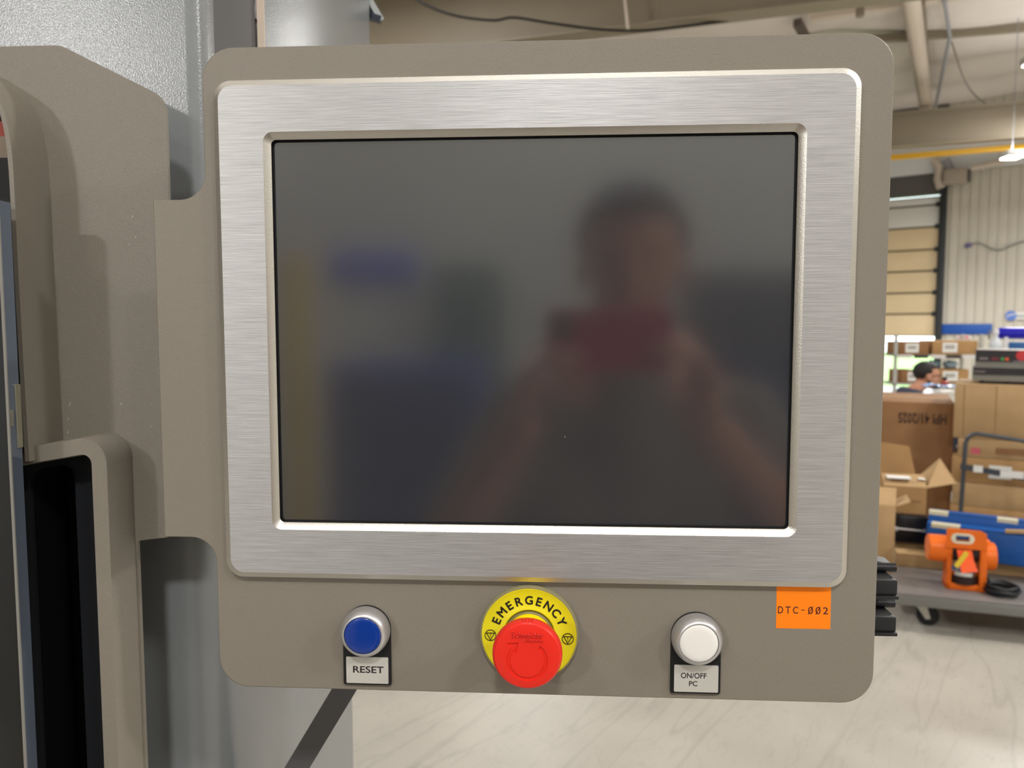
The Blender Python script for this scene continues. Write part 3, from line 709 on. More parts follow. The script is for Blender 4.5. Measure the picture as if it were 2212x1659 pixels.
# wooden runner and blue channels
AB = vpang(-1500)
def on_trolley(px, py, z): return onZ(px, py, z)
rp = onZ(1936, 1223, ZD)
rn = obj('wood_runner', box(bm_new(), 0, .95, 0, .09, 0, .075, .004), WOOD); rn.location = (rp.x, rp.y, ZD); rn.rotation_euler = (0, 0, AT); tag(rn, 'pale wooden runner under the blue steel channels on the trolley', 'timber')
rn2 = obj('wood_runner', box(bm_new(), 0, .95, 0, .08, 0, .075, .004), WOOD); q = rp + Vector((.07, .24, 0)); rn2.location = (q.x, q.y, ZD); rn2.rotation_euler = (0, 0, AT); tag(rn2, 'rear wooden runner hidden behind the front one on the trolley', 'timber')
def channel(name, label, P, ang, L, h, dep, tapes):
    t = empty(name, P, ang); tag(t, label, 'steel channel')
    th = .008
    mbox('web', BLUE, t, 0, L, 0, th, 0, h, .002); mbox('flange', BLUE, t, 0, L, 0, dep, h - th, h, .002); mbox('flange', BLUE, t, 0, L, 0, dep, 0, th, .002)
    for x, w_ in tapes: mbox('paper_tape', mat('cream_tape', (206, 200, 172), .6), t, x, x + w_, -.001, dep * .7, h - .018, h + .0012)
    return t
z1 = ZD + .075
b1 = onZ(2000, 1196, z1)
H1 = onplane(2000, 1130, b1, AB).z - z1
channel('blue_channel', 'front blue painted steel channel with cream tape behind the orange machine', (b1.x, b1.y, z1), AB, 1.3, H1, .085, ((.02, .13), ))
b2 = Vector((b1.x, b1.y, 0)) + Vector((-math.sin(AB), math.cos(AB), 0)) * .095
H2 = onplane(2000, 1103, Vector((b2.x, b2.y, z1)), AB).z - z1
channel('blue_channel', 'rear taller blue steel channel with cream tape at its left end', (b2.x, b2.y, z1), AB, 1.3, H2, .07, ((.0, .09), (.31, .09)))
pc = onplane(2172, 1136, b1 - Vector((0, .0, 0)), AB)
sl = obj('wooden_slat', bm_new(), WOOD)  # loose wooden slat resting on the front blue channel
bmm = bm_new(); bar(bmm, (0, 0, 0), (.22, 0, .022), .03, .014); bmm.to_mesh(sl.data); bmm.free(); sl.data.materials.clear(); sl.data.materials.append(WOOD)
sl.location = (pc.x, pc.y, z1 + H1 + .008); sl.rotation_euler = (0, 0, AB); tag(sl, 'small bare wooden slat lying on the front blue channel', 'timber')

# black case with a chrome rail, and cartons ------------------------------
fb = fitbox(1922, 2004, 1112, 1200, 4.28, AT, z0=z1)
bc = empty('black_case', fb[0], AT); tag(bc, 'black equipment case with a chrome handrail under the open carton', 'case')
mbox('body', mat('case_black', (16, 18, 24), .35), bc, .02, fb[1], 0, .34, 0, fb[2], .012)
bm = bm_new(); tube(bm, [(.0, -.012, fb[2] * .55), (fb[1] * .92, -.012, fb[2] * .5)], .006, 10); obj('rail', bm, CHROME, bc, 50)
for x in (.02, fb[1] * .85): mbox('rail_mount', CHROME, bc, x, x + .015, -.014, .002, fb[2] * .5 - .008, fb[2] * .55 + .008)
# open carton
P, W, H = fitbox(1908, 2000, 1048, 1110, 4.32, AT, z0=z1 + fb[2])
oc = empty('open_carton', P, AT); tag(oc, 'opened brown carton with spread flaps and white labels on the black case', 'carton'); DC = .3; tk = .005
for x0, x1, y0, y1 in ((0, W, 0, tk), (0, W, DC - tk, DC), (0, tk, tk, DC - tk), (W - tk, W, tk, DC - tk)): mbox('side', CARD, oc, x0, x1, y0, y1, 0, H)
mbox('bottom', CARD, oc, 0, W, 0, DC, 0, .005)
def flap(parent, a, b, c, d, m, th=.004):
    A, B, C, Dd = (Vector(v) for v in (a, b, c, d)); n = (B - A).cross(Dd - A).normalized() * th
    bm = bm_new(); loft(bm, [[tuple(v) for v in (A, B, C, Dd)], [tuple(v + n) for v in (A, B, C, Dd)]], True, True); return obj('flap', bm, m, parent)
flap(oc, (W, .0, H), (W, DC, H), (W + .12, DC + .02, H + .12), (W + .15, .03, H + .03), CARD2)
flap(oc, (0, DC, H), (W * .98, DC, H), (W * .8, DC + .03, H + .18), (0, DC + .04, H + .2), CARD)
fl = flap(oc, (W, 0, H), (0, 0, H), (0, .13, H + .045), (W, .13, H + .05), CARD2)
mbox('paper_label', WHITE, oc, .02, .14, .03, .11, H + .035, H + .04); mbox('paper_label', WHITE, oc, .18, .215, .05, .09, H + .033, H + .037)
mbox('slot', CARD3, oc, .06, .19, -.001, .002, H * .45, H * .5)
# carton at the panel's edge
fb = fitbox(1876, 1930, 1062, 1232, 4.0, AT, z0=ZD)
P, W, H = fb
lc = empty('tall_carton', P, AT); tag(lc, 'tall tan carton with a raised flap right beside the panel edge', 'carton')
mbox('body', CARD2, lc, 0, W, 0, .14, 0, H - .07, .003)
flap(lc, (0, .01, H - .07), (W, .01, H - .07), (W + .02, .13, H + .0), (0, .13, H + .0), CARD2)
flap(lc, (W, .01, H - .07), (W, .14, H - .07), (W + .07, .14, H - .03), (W + .07, .01, H - .04), CARD2)

# orange vibrator on the deck -----------------------------------------
op_ = onZ(2043, 1272, ZD); S = (op_ - CAM).dot(CF) / F_PX       # metres per pixel there
om = empty('orange_motor', (op_.x, op_.y, ZD), AT); tag(om, 'orange machine with two drum ends in an upright frame with a hanging tag', 'motor')
u_ = S
def o_box(name, x0, x1, y0, y1, z0, z1, m=ORANGE, bev=.004): return mbox(name, m, om, x0 * u_, x1 * u_, y0, y1, z0 * u_, z1 * u_, bev)
o_box('frame_post', 0, 10, 0, .09, 0, 100); o_box('frame_post', 62, 76, -.005, .1, 0, 112)
o_box('frame_foot', 0, 76, 0, .1, 0, 14); 
bm = bm_new(); holed(bm, [(-3 * u_, 92 * u_), (72 * u_, 92 * u_), (72 * u_, 126 * u_), (62 * u_, 132 * u_), (0, 134 * u_), (-3 * u_, 130 * u_)], [rrect(13 * u_, 6 * u_, .002, 3, 27 * u_, 114 * u_)], -.012, .0); obj('head_plate', bm, ORANGE, om)
bm = bm_new(); oo = round_poly([(5 * u_, 103 * u_), (49 * u_, 103 * u_), (49 * u_, 125 * u_), (5 * u_, 125 * u_)], [.022] * 4, 2)
holed(bm, oo, [rrect(13.2 * u_, 6.2 * u_, .002, 3, 27 * u_, 114 * u_)], -.0145, -.012); obj('cream_surround', bm, mat('cream_rim', (226, 220, 196), .5), om)
def drum(name, x0, x1, zc, r, yc=.06):
    bm = bm_new(); lathe(bm, [(.01, 0), (r - .006, 0), (r, .006), (r, (x1 - x0) * u_ - .006), (r - .006, (x1 - x0) * u_), (.01, (x1 - x0) * u_)], 40, (x0 * u_, yc, zc * u_), 'X'); return obj(name, bm, ORANGE, om, 40)
drum('drum', -34, 4, 82, 29 * u_); drum('drum', 72, 95, 72, 30 * u_); drum('drum_neck', 70, 84, 102, 8 * u_, .05)
bm = bm_new(); lathe(bm, [(.005, 0), (.055, 0), (.055, .17), (.005, .17)], 32, (2 * u_, .06, 82 * u_), 'X'); obj('core', bm, mat('dark_core', (44, 24, 22), .5), om, 40)
bm = bm_new(); lathe(bm, [(.03, 0), (.064, 0), (.064, .02), (.03, .024)], 36, (36 * u_, .05, 40 * u_ - .02), 'Z'); obj('bearing_ring', bm, mat('bright_steel', (220, 220, 222), .2, 1.), om, 40)
bm = bm_new(); lathe(bm, [(.01, 0), (.066, 0), (.066, .04), (.01, .04)], 36, (36 * u_, .05, 14 * u_), 'Z'); obj('bearing_cup', bm, mat('dark_core', (44, 24, 22)), om, 40)
o_box('spindle', 36, 48, .0, .02, 16, 70, mat('rust_orange', (150, 66, 30), .5))
bm = bm_new(); loft(bm, [[(16 * u_, -.02, 90 * u_), (44 * u_, -.02, 91 * u_), (48 * u_, -.03, 70 * u_), (54 * u_, -.05, 50 * u_), (24 * u_, -.05, 44 * u_), (20 * u_, -.03, 66 * u_)], [(16 * u_, -.0185, 90 * u_), (44 * u_, -.0185, 91 * u_), (48 * u_, -.0285, 70 * u_), (54 * u_, -.0485, 50 * u_), (24 * u_, -.0485, 44 * u_), (20 * u_, -.0285, 66 * u_)]], True, True); obj('hang_tag', bm, mat('fluorescent_orange', (255, 96, 34), .5), om)
bm = bm_new(); bar(bm, (34 * u_, -.036, 88 * u_), (12 * u_, -.056, 57 * u_), .006, .022); obj('tag_strap', bm, mat('yellow_strap', (220, 190, 50), .5), om)
bm = bm_new(); tube(bm, [(78 * u_, .0, 34 * u_), (82 * u_, -.01, 14 * u_), (96 * u_, -.02, 3 * u_)], .006, 8); obj('power_lead', bm, BLACKP, om, 50)
cp_ = onZ(2163, 1283, ZD)
bm = bm_new()
for k in range(5):
    rr_ = .058 + .006 * (k % 3); h = .008 + .0085 * k
    tube(bm, [(rr_ * 1.05 * math.cos(R_(a)), rr_ * math.sin(R_(a)), h + .003 * math.sin(R_(3 * a + 60 * k))) for a in range(0, 361, 15)], .0075, 8)
cc_ = obj('cable_coil', bm, mat('coil_black', (34, 36, 40), .45), None, 60); cc_.location = (cp_.x, cp_.y, ZD); tag(cc_, 'coiled black power cable lying on the trolley beside the orange machine', 'cable')

# big cartons behind ---------------------------------------------------------
AC = vpang(-9000)
P, W, H = fitbox(1850, 2050, 864, 1180, 5.3, vpang(-2200), z0=0.0)
bigc = carton('large_carton', 'large dark brown carton with upside down black stencilled text', 'carton', (P, W, H), .8, vpang(-2200), CARD3)
pt_ = onplane(1992, 904, P, vpang(-2200)) - P; dx = Vector((math.cos(vpang(-2200)), math.sin(vpang(-2200)), 0))
text('stencil', 'HPI 41/2025', mat('stencil_ink', (54, 40, 30), .8), bigc, (pt_.dot(dx), -.001, pt_.z), 86 * 5.4 / F_PX, 21 * 5.4 / F_PX, .0006, .015, roll=math.pi)
AP = vpang(-1500)
lowfb = fitbox(2058, 2330, 945, 1110, 4.95, AP, z0=.2)
# second trolley with a tube handle
tp = at(2074, 1110, 4.78); tc_ = empty('handle_trolley', (tp.x, tp.y, 0), AP); tag(tc_, 'stock trolley with a dark grey tube handle in front of the flat cartons', 'trolley')
S4 = 4.78 / F_PX
ztop = onplane(2100, 937, tp, AP).z; zmid = onplane(2078, 1007, tp, AP).z; xw = 132 * S4
mbox('deck', mat('deck_grey', (136, 132, 130)), tc_, -.03, .72, -.02, .66, .15, .19, .004)
MT = mat('dark_tube', (84, 88, 94), .35, .5)
pts = [(0, 0, .19), (.012, 0, ztop - .1), (.016, 0, ztop - .05), (.03, 0, ztop - .02), (.06, 0, ztop), (.1, 0, ztop), (xw - .06, 0, ztop - .025), (xw - .02, 0, ztop - .035), (xw + .005, 0, ztop - .065), (xw + .012, 0, ztop - .12), (xw + .02, 0, .19)]
bm = bm_new(); tube(bm, catmull(pts, 4), .0125, 12); obj('handle', bm, MT, tc_, 60)
bm = bm_new(); bar(bm, (-.01, -.005, zmid), (xw + .02, -.005, zmid - .045), .02, .034); obj('crossbar', bm, MT, tc_)
for x, w_ in ((.06, .05), (.2, .12)): mbox('paper_label', WHITE, tc_, x, x + w_, -.0165, -.015, zmid - .02 - x * .12, zmid + .022 - x * .12)
for x, y in ((.06, .06), (.6, .06), (.06, .56), (.6, .56)): caster(x, y, tc_, .15, .05)
# flat cartons on it
zc = .19; gx = Vector((math.cos(AP), math.sin(AP), 0)); gy = Vector((-math.sin(AP), math.cos(AP), 0))
pb = Vector((tp.x, tp.y, 0)) + gy * .09 - gx * .06
tops = [onplane(2066, y, pb, AP).z for y in (1090, 1040, 985, 945)]
lab = ('bottom flat tan carton stacked on the handle trolley', 'second flat tan carton from the bottom on the handle trolley', 'flat tan carton with white shipping label behind the trolley crossbar', 'topmost flat carton with pink tape behind the trolley handle')
zprev = .19
for i, (zt_, l_) in enumerate(zip(tops, lab)):
    off = gx * (.03 if i == 3 else .008 * (i % 2))
    c_ = carton('flat_carton', l_, 'carton', (Vector((pb.x, pb.y, zprev)) + off, .62, zt_ - zprev - .001), .55, AP, CARD2 if i % 2 else CARD, False, group='flat cartons on the handle trolley', labels=(((.2, .04, .12, .08),) if i == 2 else ()))
    if i == 3: mbox('pink_tape', mat('pink_tape', (200, 96, 104), .5), c_, .07, .12, -.0015, .0, .02, .06); mbox('window', CARD3, c_, .2, .4, -.001, 0, .03, .07)
    zprev = zt_
zb_ = onplane(2066, 828, pb, AP).z
tall = carton('large_carton', 'large pale tan carton under the stacked instruments', 'carton', (Vector((pb.x, pb.y, zprev)), .6, zb_ - zprev), .55, AP, CARD2)
for x in (.05, .22, .42): mbox('crease', CARD3, tall, x, x + .004, -.0008, .001, .01, zb_ - zprev - .01)
# instruments on the large carton
ip = onplane(2100, 822, pb + gy * .03, AP); S5 = (ip - CAM).dot(CF) / F_PX
RACK = mat('rack_grey', (138, 136, 128), .5); RACKD = mat('rack_dark', (42, 40, 42), .5)
REDL = mat('red_print', (196, 52, 58), .5)
def rack(name, label, z0, h, dy, x0, dark_frac, logo):
    t = empty(name, (ip.x + gx.x * x0 + gy.x * dy, ip.y + gx.y * x0 + gy.y * dy, zb_ + z0), AP); tag(t, label, 'instrument')
    mbox('case', RACK, t, 0, .44, 0, .36, 0, h, .003)
    mbox('front_panel', RACKD, t, .004, .436, -.004, 0, h * dark_frac, h - .004)
    lx, lz, lr = logo; bm = bm_new(); lathe(bm, [(lr, 0), (lr, .001)], 28, (lx, -.004, lz)); obj('round_emblem', bm, REDL, t)
    return t
r1 = rack('rack_instrument', 'lower grey rack instrument with a small red emblem on the pale carton', .02, 30 * S5, .0, .0, .42, (105 * S5, 21 * S5, 6 * S5))
for x in (.04, .18, .3): mbox('foot', BLACKP, r1, x, x + .02, .02, .34, -.02, 0)
mbox('print', mat('faint_print', (120, 112, 112), .6), r1, .01, .07, -.0048, -.004, 18 * S5, 21 * S5)
r2 = rack('rack_instrument', 'upper black rack instrument with a round red emblem and coloured lamps', .02 + 30 * S5, 36 * S5, .01, .01, .3, (84 * S5, 25 * S5, 10.5 * S5))
for x, c in ((47, (70, 150, 74)), (55, (226, 92, 52)), (30, (120, 40, 56)), (37, (120, 40, 56))): mbox('indicator', mat('ind_%d' % x, c, .5), r2, x * S5, (x + 6) * S5, -.005, -.004, 14 * S5, 20 * S5)
mbox('print', MATS['faint_print'], r2, 8 * S5, 24 * S5, -.0048, -.004, 15 * S5, 20 * S5); mbox('print', MATS['faint_print'], r2, 70 * S5, 100 * S5, -.0048, -.004, 11 * S5, 14 * S5)
mbox('top_edge', mat('maroon_edge', (112, 62, 60), .5), r2, 0, .44, -.003, .0, 36 * S5 - .006, 36 * S5)
# bottle-like sprayer and blue drum standing behind on a cabinet
kb = at(2168, 757, 7.2)
cab = empty('tool_cabinet', (kb.x, kb.y, 0), AP); tag(cab, 'pale tool cabinet behind the instruments carrying a blue cylinder', 'cabinet')
mbox('body', mat('cab_grey', (186, 182, 170), .5), cab, -.12, .5, 0, .4, 0, kb.z, .004); mbox('drawer', BLUE, cab, .0, .48, -.012, 0, kb.z * .5, kb.z * .9, .004); mbox('drawer', BLUE, cab, .0, .48, -.012, 0, kb.z * .08, kb.z * .47, .004)
S7 = 7.2 / F_PX
bl = empty('white_bottle', (kb.x - 12 * S7, kb.y + .04, kb.z)); tag(bl, 'white and silver bottle with a grey nozzle left of the blue cylinder', 'bottle')
bm = bm_new(); lathe(bm, [(.02, 0), (.052, 0), (.055, .01), (.055, .07), (.035, .1), (.018, .12), (.016, .15)], 28, (0, 0, 0), 'Z'); obj('body', bm, mat('bottle_white', (206, 212, 216), .25), bl, 40)
bm = bm_new(); lathe(bm, [(.02, .15), (.022, .152), (.022, .18), (.012, .2)], 20, (0, 0, 0), 'Z'); obj('cap', bm, mat('cap_white', (226, 224, 226), .4), bl, 40)
bm = bm_new(); bar(bm, (-.06, 0, .1), (-.06, 0, .19), .016, .016); obj('nozzle', bm, mat('nozzle_grey', (128, 128, 124), .5), bl)
bd = empty('blue_cylinder', (kb.x + 0 * S7, kb.y + .12, kb.z), AP); tag(bd, 'deep blue cylinder lying on a white cradle at the right edge', 'cylinder')
bm = bm_new(); lathe(bm, [(.02, 0), (.04, .004), (.052, .02), (.055, .05), (.055, .3), (.05, .34)], 32, (.0, 0, .16), 'X'); obj('drum', bm, mat('deep_blue', (22, 18, 170), .3), bd, 40)
for x in (.06, .26): mbox('cradle', mat('cap_white', (226, 224, 226)), bd, x, x + .03, -.05, .05, 0, .125)
bx_ = mbox('blue_box', mat('mid_blue', (40, 92, 150), .5), None, 0, .17, 0, .1, 0, .085, .004); q = at(2178, 757, 6.9); bx_.location = (q.x, q.y, kb.z); bx_.rotation_euler = (0, 0, AP); tag(bx_, 'small mid blue box below the deep blue cylinder', 'box')

# shelving with labelled boxes in front of the doorway ---------------------------
AS = vpang(-30000)
DS = 8.4; SS = DS / F_PX
zs1 = at(1940, 766, DS).z; zs2 = at(1950, 828, DS).z
sp = at(1936, 766, DS); su = empty('shelving_unit', (sp.x, sp.y, 0), AS); tag(su, 'open steel shelving with labelled boxes in front of the bright doorway', 'shelving')
WS = 178 * SS
MSH = mat('shelf_grey', (176, 176, 170), .5)
for x in (0, WS):
    for y in (0, .38): mbox('post', MSH, su, x - .015, x + .015, y, y + .03, 0, zs1 + .22)
for z in (zs1, zs2, zs2 - .35, .15): mbox('shelf_board', MSH, su, -.015, WS + .015, 0, .41, z - .02, z)
for i in range(5): mbox('bin_rail', mat('rail_%d' % i, ((212, 208, 204), (60, 52, 40))[i % 2], .6), su, WS * (.02 + .19 * i), WS * (.02 + .19 * i) + .15, -.012, .0, zs1 - .04, zs1 - .002)
def sbox(px0, px1, hpx, zs, label, m, lab_):
    p = at(px0, 766, DS); x0 = (px0 - 1936) * SS; wd = (px1 - px0) * SS; h = hpx * SS
    t = carton('labelled_box', label, 'box', (Vector((sp.x + math.cos(AS) * x0, sp.y + math.sin(AS) * x0, zs)) + Vector((0, .02, 0)), wd, h), .32, AS, m, False, group='labelled boxes on the shelving', labels=((wd * lab_[0], h * .16, wd * lab_[1], h * .7),))
    return t
sbox(1943, 2006, 28, zs1, 'brown box with a white label, left one on the upper shelf', CARD3, (.22, .44))
sbox(2014, 2108, 30, zs1, 'wider orange brown box with a white label, right one on the upper shelf', CARD, (.22, .33))
sbox(1950, 1984, 28, zs2, 'brown box half hidden behind the man on the lower shelf', CARD3, (.4, .5))
sbox(2016, 2092, 30, zs2, 'brown box with a white label right of the man on the lower shelf', CARD, (.28, .42))
for x, c, l_, hh in ((2022, (150, 190, 214), 'pale blue bag on the lower right shelf box beside the man', .05), (2062, (180, 206, 226), 'light blue bundle at the right end on the lower shelf box', .05)):
    p = at(x + 10, 800, DS); bm = bm_new(); bmesh.ops.create_icosphere(bm, subdivisions=3, radius=1); 
    for v in bm.verts:
        k = 1 + .12 * math.sin(7 * v.co.x + 3 * v.co.z) + .08 * math.sin(11 * v.co.y); v.co = Vector((v.co.x * .075 * k, v.co.y * .06, max(v.co.z, -.8) * hh * k + hh * .8))
    o = obj('plastic_bag', bm, mat('bag_%d' % x, c, .35), None, 60); o.location = (p.x, p.y + .2, zs2 + 30 * SS + .002); tag(o, l_, 'bag')
# things on top of the large dark carton
zt_ = fitbox(1850, 2050, 864, 1180, 5.3, vpang(-2200), z0=0.0)[2]
def on_top(px, py): return onZ(px, py, zt_ + .002)
q = on_top(2002, 838)
bm = bm_new(); nxx = 14
vv = [[bm.verts.new((.26 * (i / nxx) - .02, .09 * (j / 6) - .04, .012 + .018 * abs(math.sin(i * 1.3 + j * .9)) + .016 * math.exp(-((i - 3) ** 2) / 6))) for j in range(7)] for i in range(nxx + 1)]
for i in range(nxx):
    for j in range(6): bm.faces.new((vv[i][j], vv[i + 1][j], vv[i + 1][j + 1], vv[i][j + 1]))
g = bmesh.ops.extrude_face_region(bm, geom=list(bm.faces)); bmesh.ops.translate(bm, vec=(0, 0, -.008), verts=[e for e in g['geom'] if isinstance(e, bmesh.types.BMVert)])
pf = obj('plastic_film', bm, mat('blue_film', (150, 180, 226), .2), None, 60); pf.location = (q.x, q.y, zt_ - .004); tag(pf, 'crumpled blue plastic film on top of the large dark carton', 'film')
q = on_top(2034, 848); ps = mbox('paper_sheet', WHITE, None, 0, .11, 0, .12, 0, .012); ps.location = (q.x, q.y, zt_); tag(ps, 'white stack of paper at the right end of the large dark carton', 'paper')
q = on_top(2040, 836); bt = empty('small_bottle', (q.x, q.y, zt_)); tag(bt, 'small red bottle with a black cap on the large dark carton', 'bottle')
bm = bm_new(); lathe(bm, [(.01, 0), (.03, 0), (.032, .006), (.032, .045), (.014, .06)], 24, (0, 0, 0), 'Z'); obj('body', bm, mat('bottle_red', (160, 74, 62), .35), bt, 40)
bm = bm_new(); lathe(bm, [(.016, .06), (.018, .062), (.018, .08), (.012, .085)], 20, (0, 0, 0), 'Z'); obj('cap', bm, BLACKP, bt, 40)

# ------------------------------------------------------------------ signs on the back wall
def wall_sign(name, label, p0, p1, m, cat='sign'):
    a = wl(*p0); b_ = wl(*p1); t = mbox(name, m, None, a[0], b_[0], -.07, -.05, b_[1], a[1], .005); setw(t); tag(t, label, cat); return t, a, b_
wall_sign('wall_board', 'flat royal blue rectangular board on the ribbed wall right of the door', (2030, 700), (2143, 722), mat('royal_blue', (28, 84, 172), .5), 'board')
t, a, b_ = wall_sign('wall_sign', 'white wall sign with a round blue emblem high at the right edge', (2172, 674), (2300, 690), WHITE)
cxs = wl(2184, 682); bm = bm_new(); lathe(bm, [(.11, 0), (.11, .004)], 32, (cxs[0], -.07, cxs[1])); o = obj('round_emblem', bm, mat('emblem_blue', (92, 128, 206), .5), t)
bm = bm_new(); tube(bm, catmull([(cxs[0] - .08, -.076, cxs[1] - .02), (cxs[0], -.076, cxs[1] + .02), (cxs[0] + .09, -.076, cxs[1] + .03)], 5), .016, 6); obj('emblem_wave', bm, WHITE, t)
mbox('print_line', mat('grey_blue_print', (160, 170, 176), .6), t, wl(2196, 680)[0], wl(2290, 680)[0], -.073, -.07, wl(2200, 685)[1], wl(2200, 681)[1])
t, a, b_ = wall_sign('wall_notice', 'small white notice with pink print under the blue board', (2068, 724), (2098, 733), WHITE)
mbox('pink_print', mat('pink_print', (214, 120, 130), .6), t, a[0] + .04, b_[0] - .04, -.073, -.07, (a[1] + b_[1]) / 2 - .03, (a[1] + b_[1]) / 2 + .03)
hz = [wl(*p) for p in ((2092, 531), (2115, 526), (2140, 537), (2160, 541), (2185, 531), (2215, 522), (2260, 522))]
bm = bm_new(); tube(bm, catmull([(p[0], -.08, p[1]) for p in hz], 6), .02, 8); o = setw(obj('wall_hose', bm, mat('grey_hose', (150, 150, 146), .5), None, 60)); tag(o, 'thin grey hose looped along the ribbed wall above the signs', 'hose')
o = obj('hose_nozzle', lathe(bm_new(), [(.03, -.07), (.05, -.04), (.05, .04), (.03, .07)], 16, (hz[0][0], -.085, hz[0][1]), 'X'), mat('nozzle_violet', (110, 104, 150), .5), o, 40)
# clutter of pipe work where the door track meets the roof
for i, (pp, l_) in enumerate((([(2020, 350), (2034, 366), (2030, 392), (2036, 410)], 'pale pipe bend beside the top of the door track'), ([(2044, 352), (2056, 372), (2058, 398)], 'grey pipe drop hanging above the ribbed wall'), ([(2100, 368), (2140, 360), (2172, 352)], 'pale pipe run at the top of the ribbed wall'))):
    bm = bm_new(); tube(bm, [(wl(*p)[0], -.3, wl(*p)[1]) for p in pp], .1 if i < 2 else .07, 8); o = setw(obj('wall_pipe', bm, MPIPE if i != 1 else MATS['grey_conduit'], None, 50)); tag(o, l_, 'pipe')
a = wl(2070, 380); o = setw(mbox('fan_heater', mat('heater', (172, 160, 146), .5), None, a[0] - .25, a[0] + .22, -.5, -.08, a[1] - .22, a[1] + .1, .03)); tag(o, 'tan unit heater fixed high on the ribbed wall right of the door', 'heater')
mbox('grille', DARKGREY, o, a[0] + .22, a[0] + .26, -.42, -.2, a[1] - .2, a[1] + .06)

# ================================================================== people
def capsule(bm, a, b, ra, rb, n=14):
    a = Vector(a); b = Vector(b); t = (b - a); L = t.length
    if L < 1e-6: t = Vector((0, 0, 1))
    t.normalize(); s = t.cross(Vector((0, 1, .1))); s = s.normalized() if s.length > 1e-3 else Vector((1, 0, 0)); u = t.cross(s)
    loops = []
    for k in range(5): 
        ang = -math.pi / 2 + math.pi / 2 * k / 4; loops.append((a + t * (ra * math.sin(ang)), max(ra * math.cos(ang), 1e-4)))
    for k in range(5):
        ang = math.pi / 2 * k / 4; loops.append((b + t * (rb * math.sin(ang)), max(rb * math.cos(ang), 1e-4)))
    loft(bm, [[tuple(c + s * (r * math.cos(2 * math.pi * i / n)) + u * (r * math.sin(2 * math.pi * i / n))) for i in range(n)] for c, r in loops], True, True)
def ell(bm, c, r, sub=3):
    g = bmesh.ops.create_icosphere(bm, subdivisions=sub, radius=1)
    for v in g['verts']: v.co = Vector((c[0] + v.co.x * r[0], c[1] + v.co.y * r[1], c[2] + v.co.z * r[2]))
def remeshed(name, bm, vox, m, parent, smooth_it=4):
    me = bpy.data.meshes.new('tmp'); bm.to_mesh(me); bm.free(); o = bpy.data.objects.new('tmp', me); COL.objects.link(o)
    md = o.modifiers.new('r', 'REMESH'); md.mode = 'VOXEL'; md.voxel_size = vox; md.use_smooth_shade = True
    ms = o.modifiers.new('s', 'SMOOTH'); ms.iterations = smooth_it; ms.factor = .5
    bpy.context.view_layer.update(); dg = bpy.context.evaluated_depsgraph_get()
    me2 = bpy.data.meshes.new_from_object(o.evaluated_get(dg)); bpy.data.objects.remove(o); bpy.data.meshes.remove(me)
    me2.name = name; me2.materials.clear(); me2.materials.append(m)
    for p in me2.polygons: p.material_index = 0
    me2.shade_smooth()
    ob = bpy.data.objects.new(name, me2); COL.objects.link(ob)
    if parent: ob.parent = parent
    return ob
def head_parts(bm, c, f, s=1.):
    """skull, jaw, nose, brow, ears; c = centre of the head, f = level facing direction"""
    c = Vector(c); f = Vector(f).normalized(); r = f.cross(Vector((0, 0, 1))).normalized(); up = Vector((0, 0, 1))
    def P(a, b, z): return c + f * (a * s) + r * (b * s) + up * (z * s)
    def E(a, b, z, R, sub=3):
        g = bmesh.ops.create_icosphere(bm, subdivisions=sub, radius=1); o = P(a, b, z)
        for v in g['verts']: v.co = o + f * (v.co.x * R[0] * s) + r * (v.co.y * R[1] * s) + up * (v.co.z * R[2] * s)
    E(-.012, 0, .03, (.098, .077, .088)); E(.03, 0, -.03, (.062, .06, .085)); E(.055, 0, -.085, (.032, .03, .026))      # cranium, face, chin
    E(.078, 0, .022, (.016, .052, .012)); E(.1, 0, -.02, (.016, .013, .015)); capsule(bm, P(.088, 0, .012), P(.104, 0, -.016), .009 * s, .012 * s)   # brow, nose
    E(.083, 0, -.05, (.012, .026, .007)); E(.08, 0, -.062, (.013, .022, .007))                                            # lips
    for q in (-1, 1):
        E(.072, q * .031, .0, (.012, .014, .009)); E(-.005, q * .078, -.008, (.018, .009, .032)); E(.056, q * .04, -.03, (.025, .02, .02))
def hand(bm, wrist, d, n, thumb_side, curl, s=1.):
    """palm from the wrist along d, n = palm normal (towards which fingers curl)"""
    w0 = Vector(wrist); d = Vector(d).normalized(); n = Vector(n); n = (n - d * n.dot(d)).normalized(); t = d.cross(n) * thumb_side
    for k in range(4):
        off = (k - 1.5) * .019 * s; capsule(bm, w0 + t * (off * .6), w0 + d * (.085 * s) + t * (off), .014 * s, .0115 * s)
    for k, L in enumerate((.07, .08, .074, .058)):
        off = (1.5 - k) * .0205 * s; p = w0 + d * (.085 * s) + t * off; a = 0.; dirv = d
        for j, fr in enumerate((.45, .32, .23)):
            a += curl[j]; dirv = (d * math.cos(a) + n * math.sin(a)); q = p + dirv * (L * fr * s * 1.05)
            capsule(bm, p, q, (.0093 - .0008 * j) * s, (.0087 - .0008 * j) * s, 10); p = q
    p = w0 + d * (.03 * s) + t * (.03 * s); q = p + (d * .6 + t * .75 + n * .2).normalized() * (.045 * s); capsule(bm, p, q, .013 * s, .0105 * s, 10)
    e = q + (d * .8 + t * .2 + n * .45).normalized() * (.034 * s); capsule(bm, q, e, .0102 * s, .0085 * s, 10)

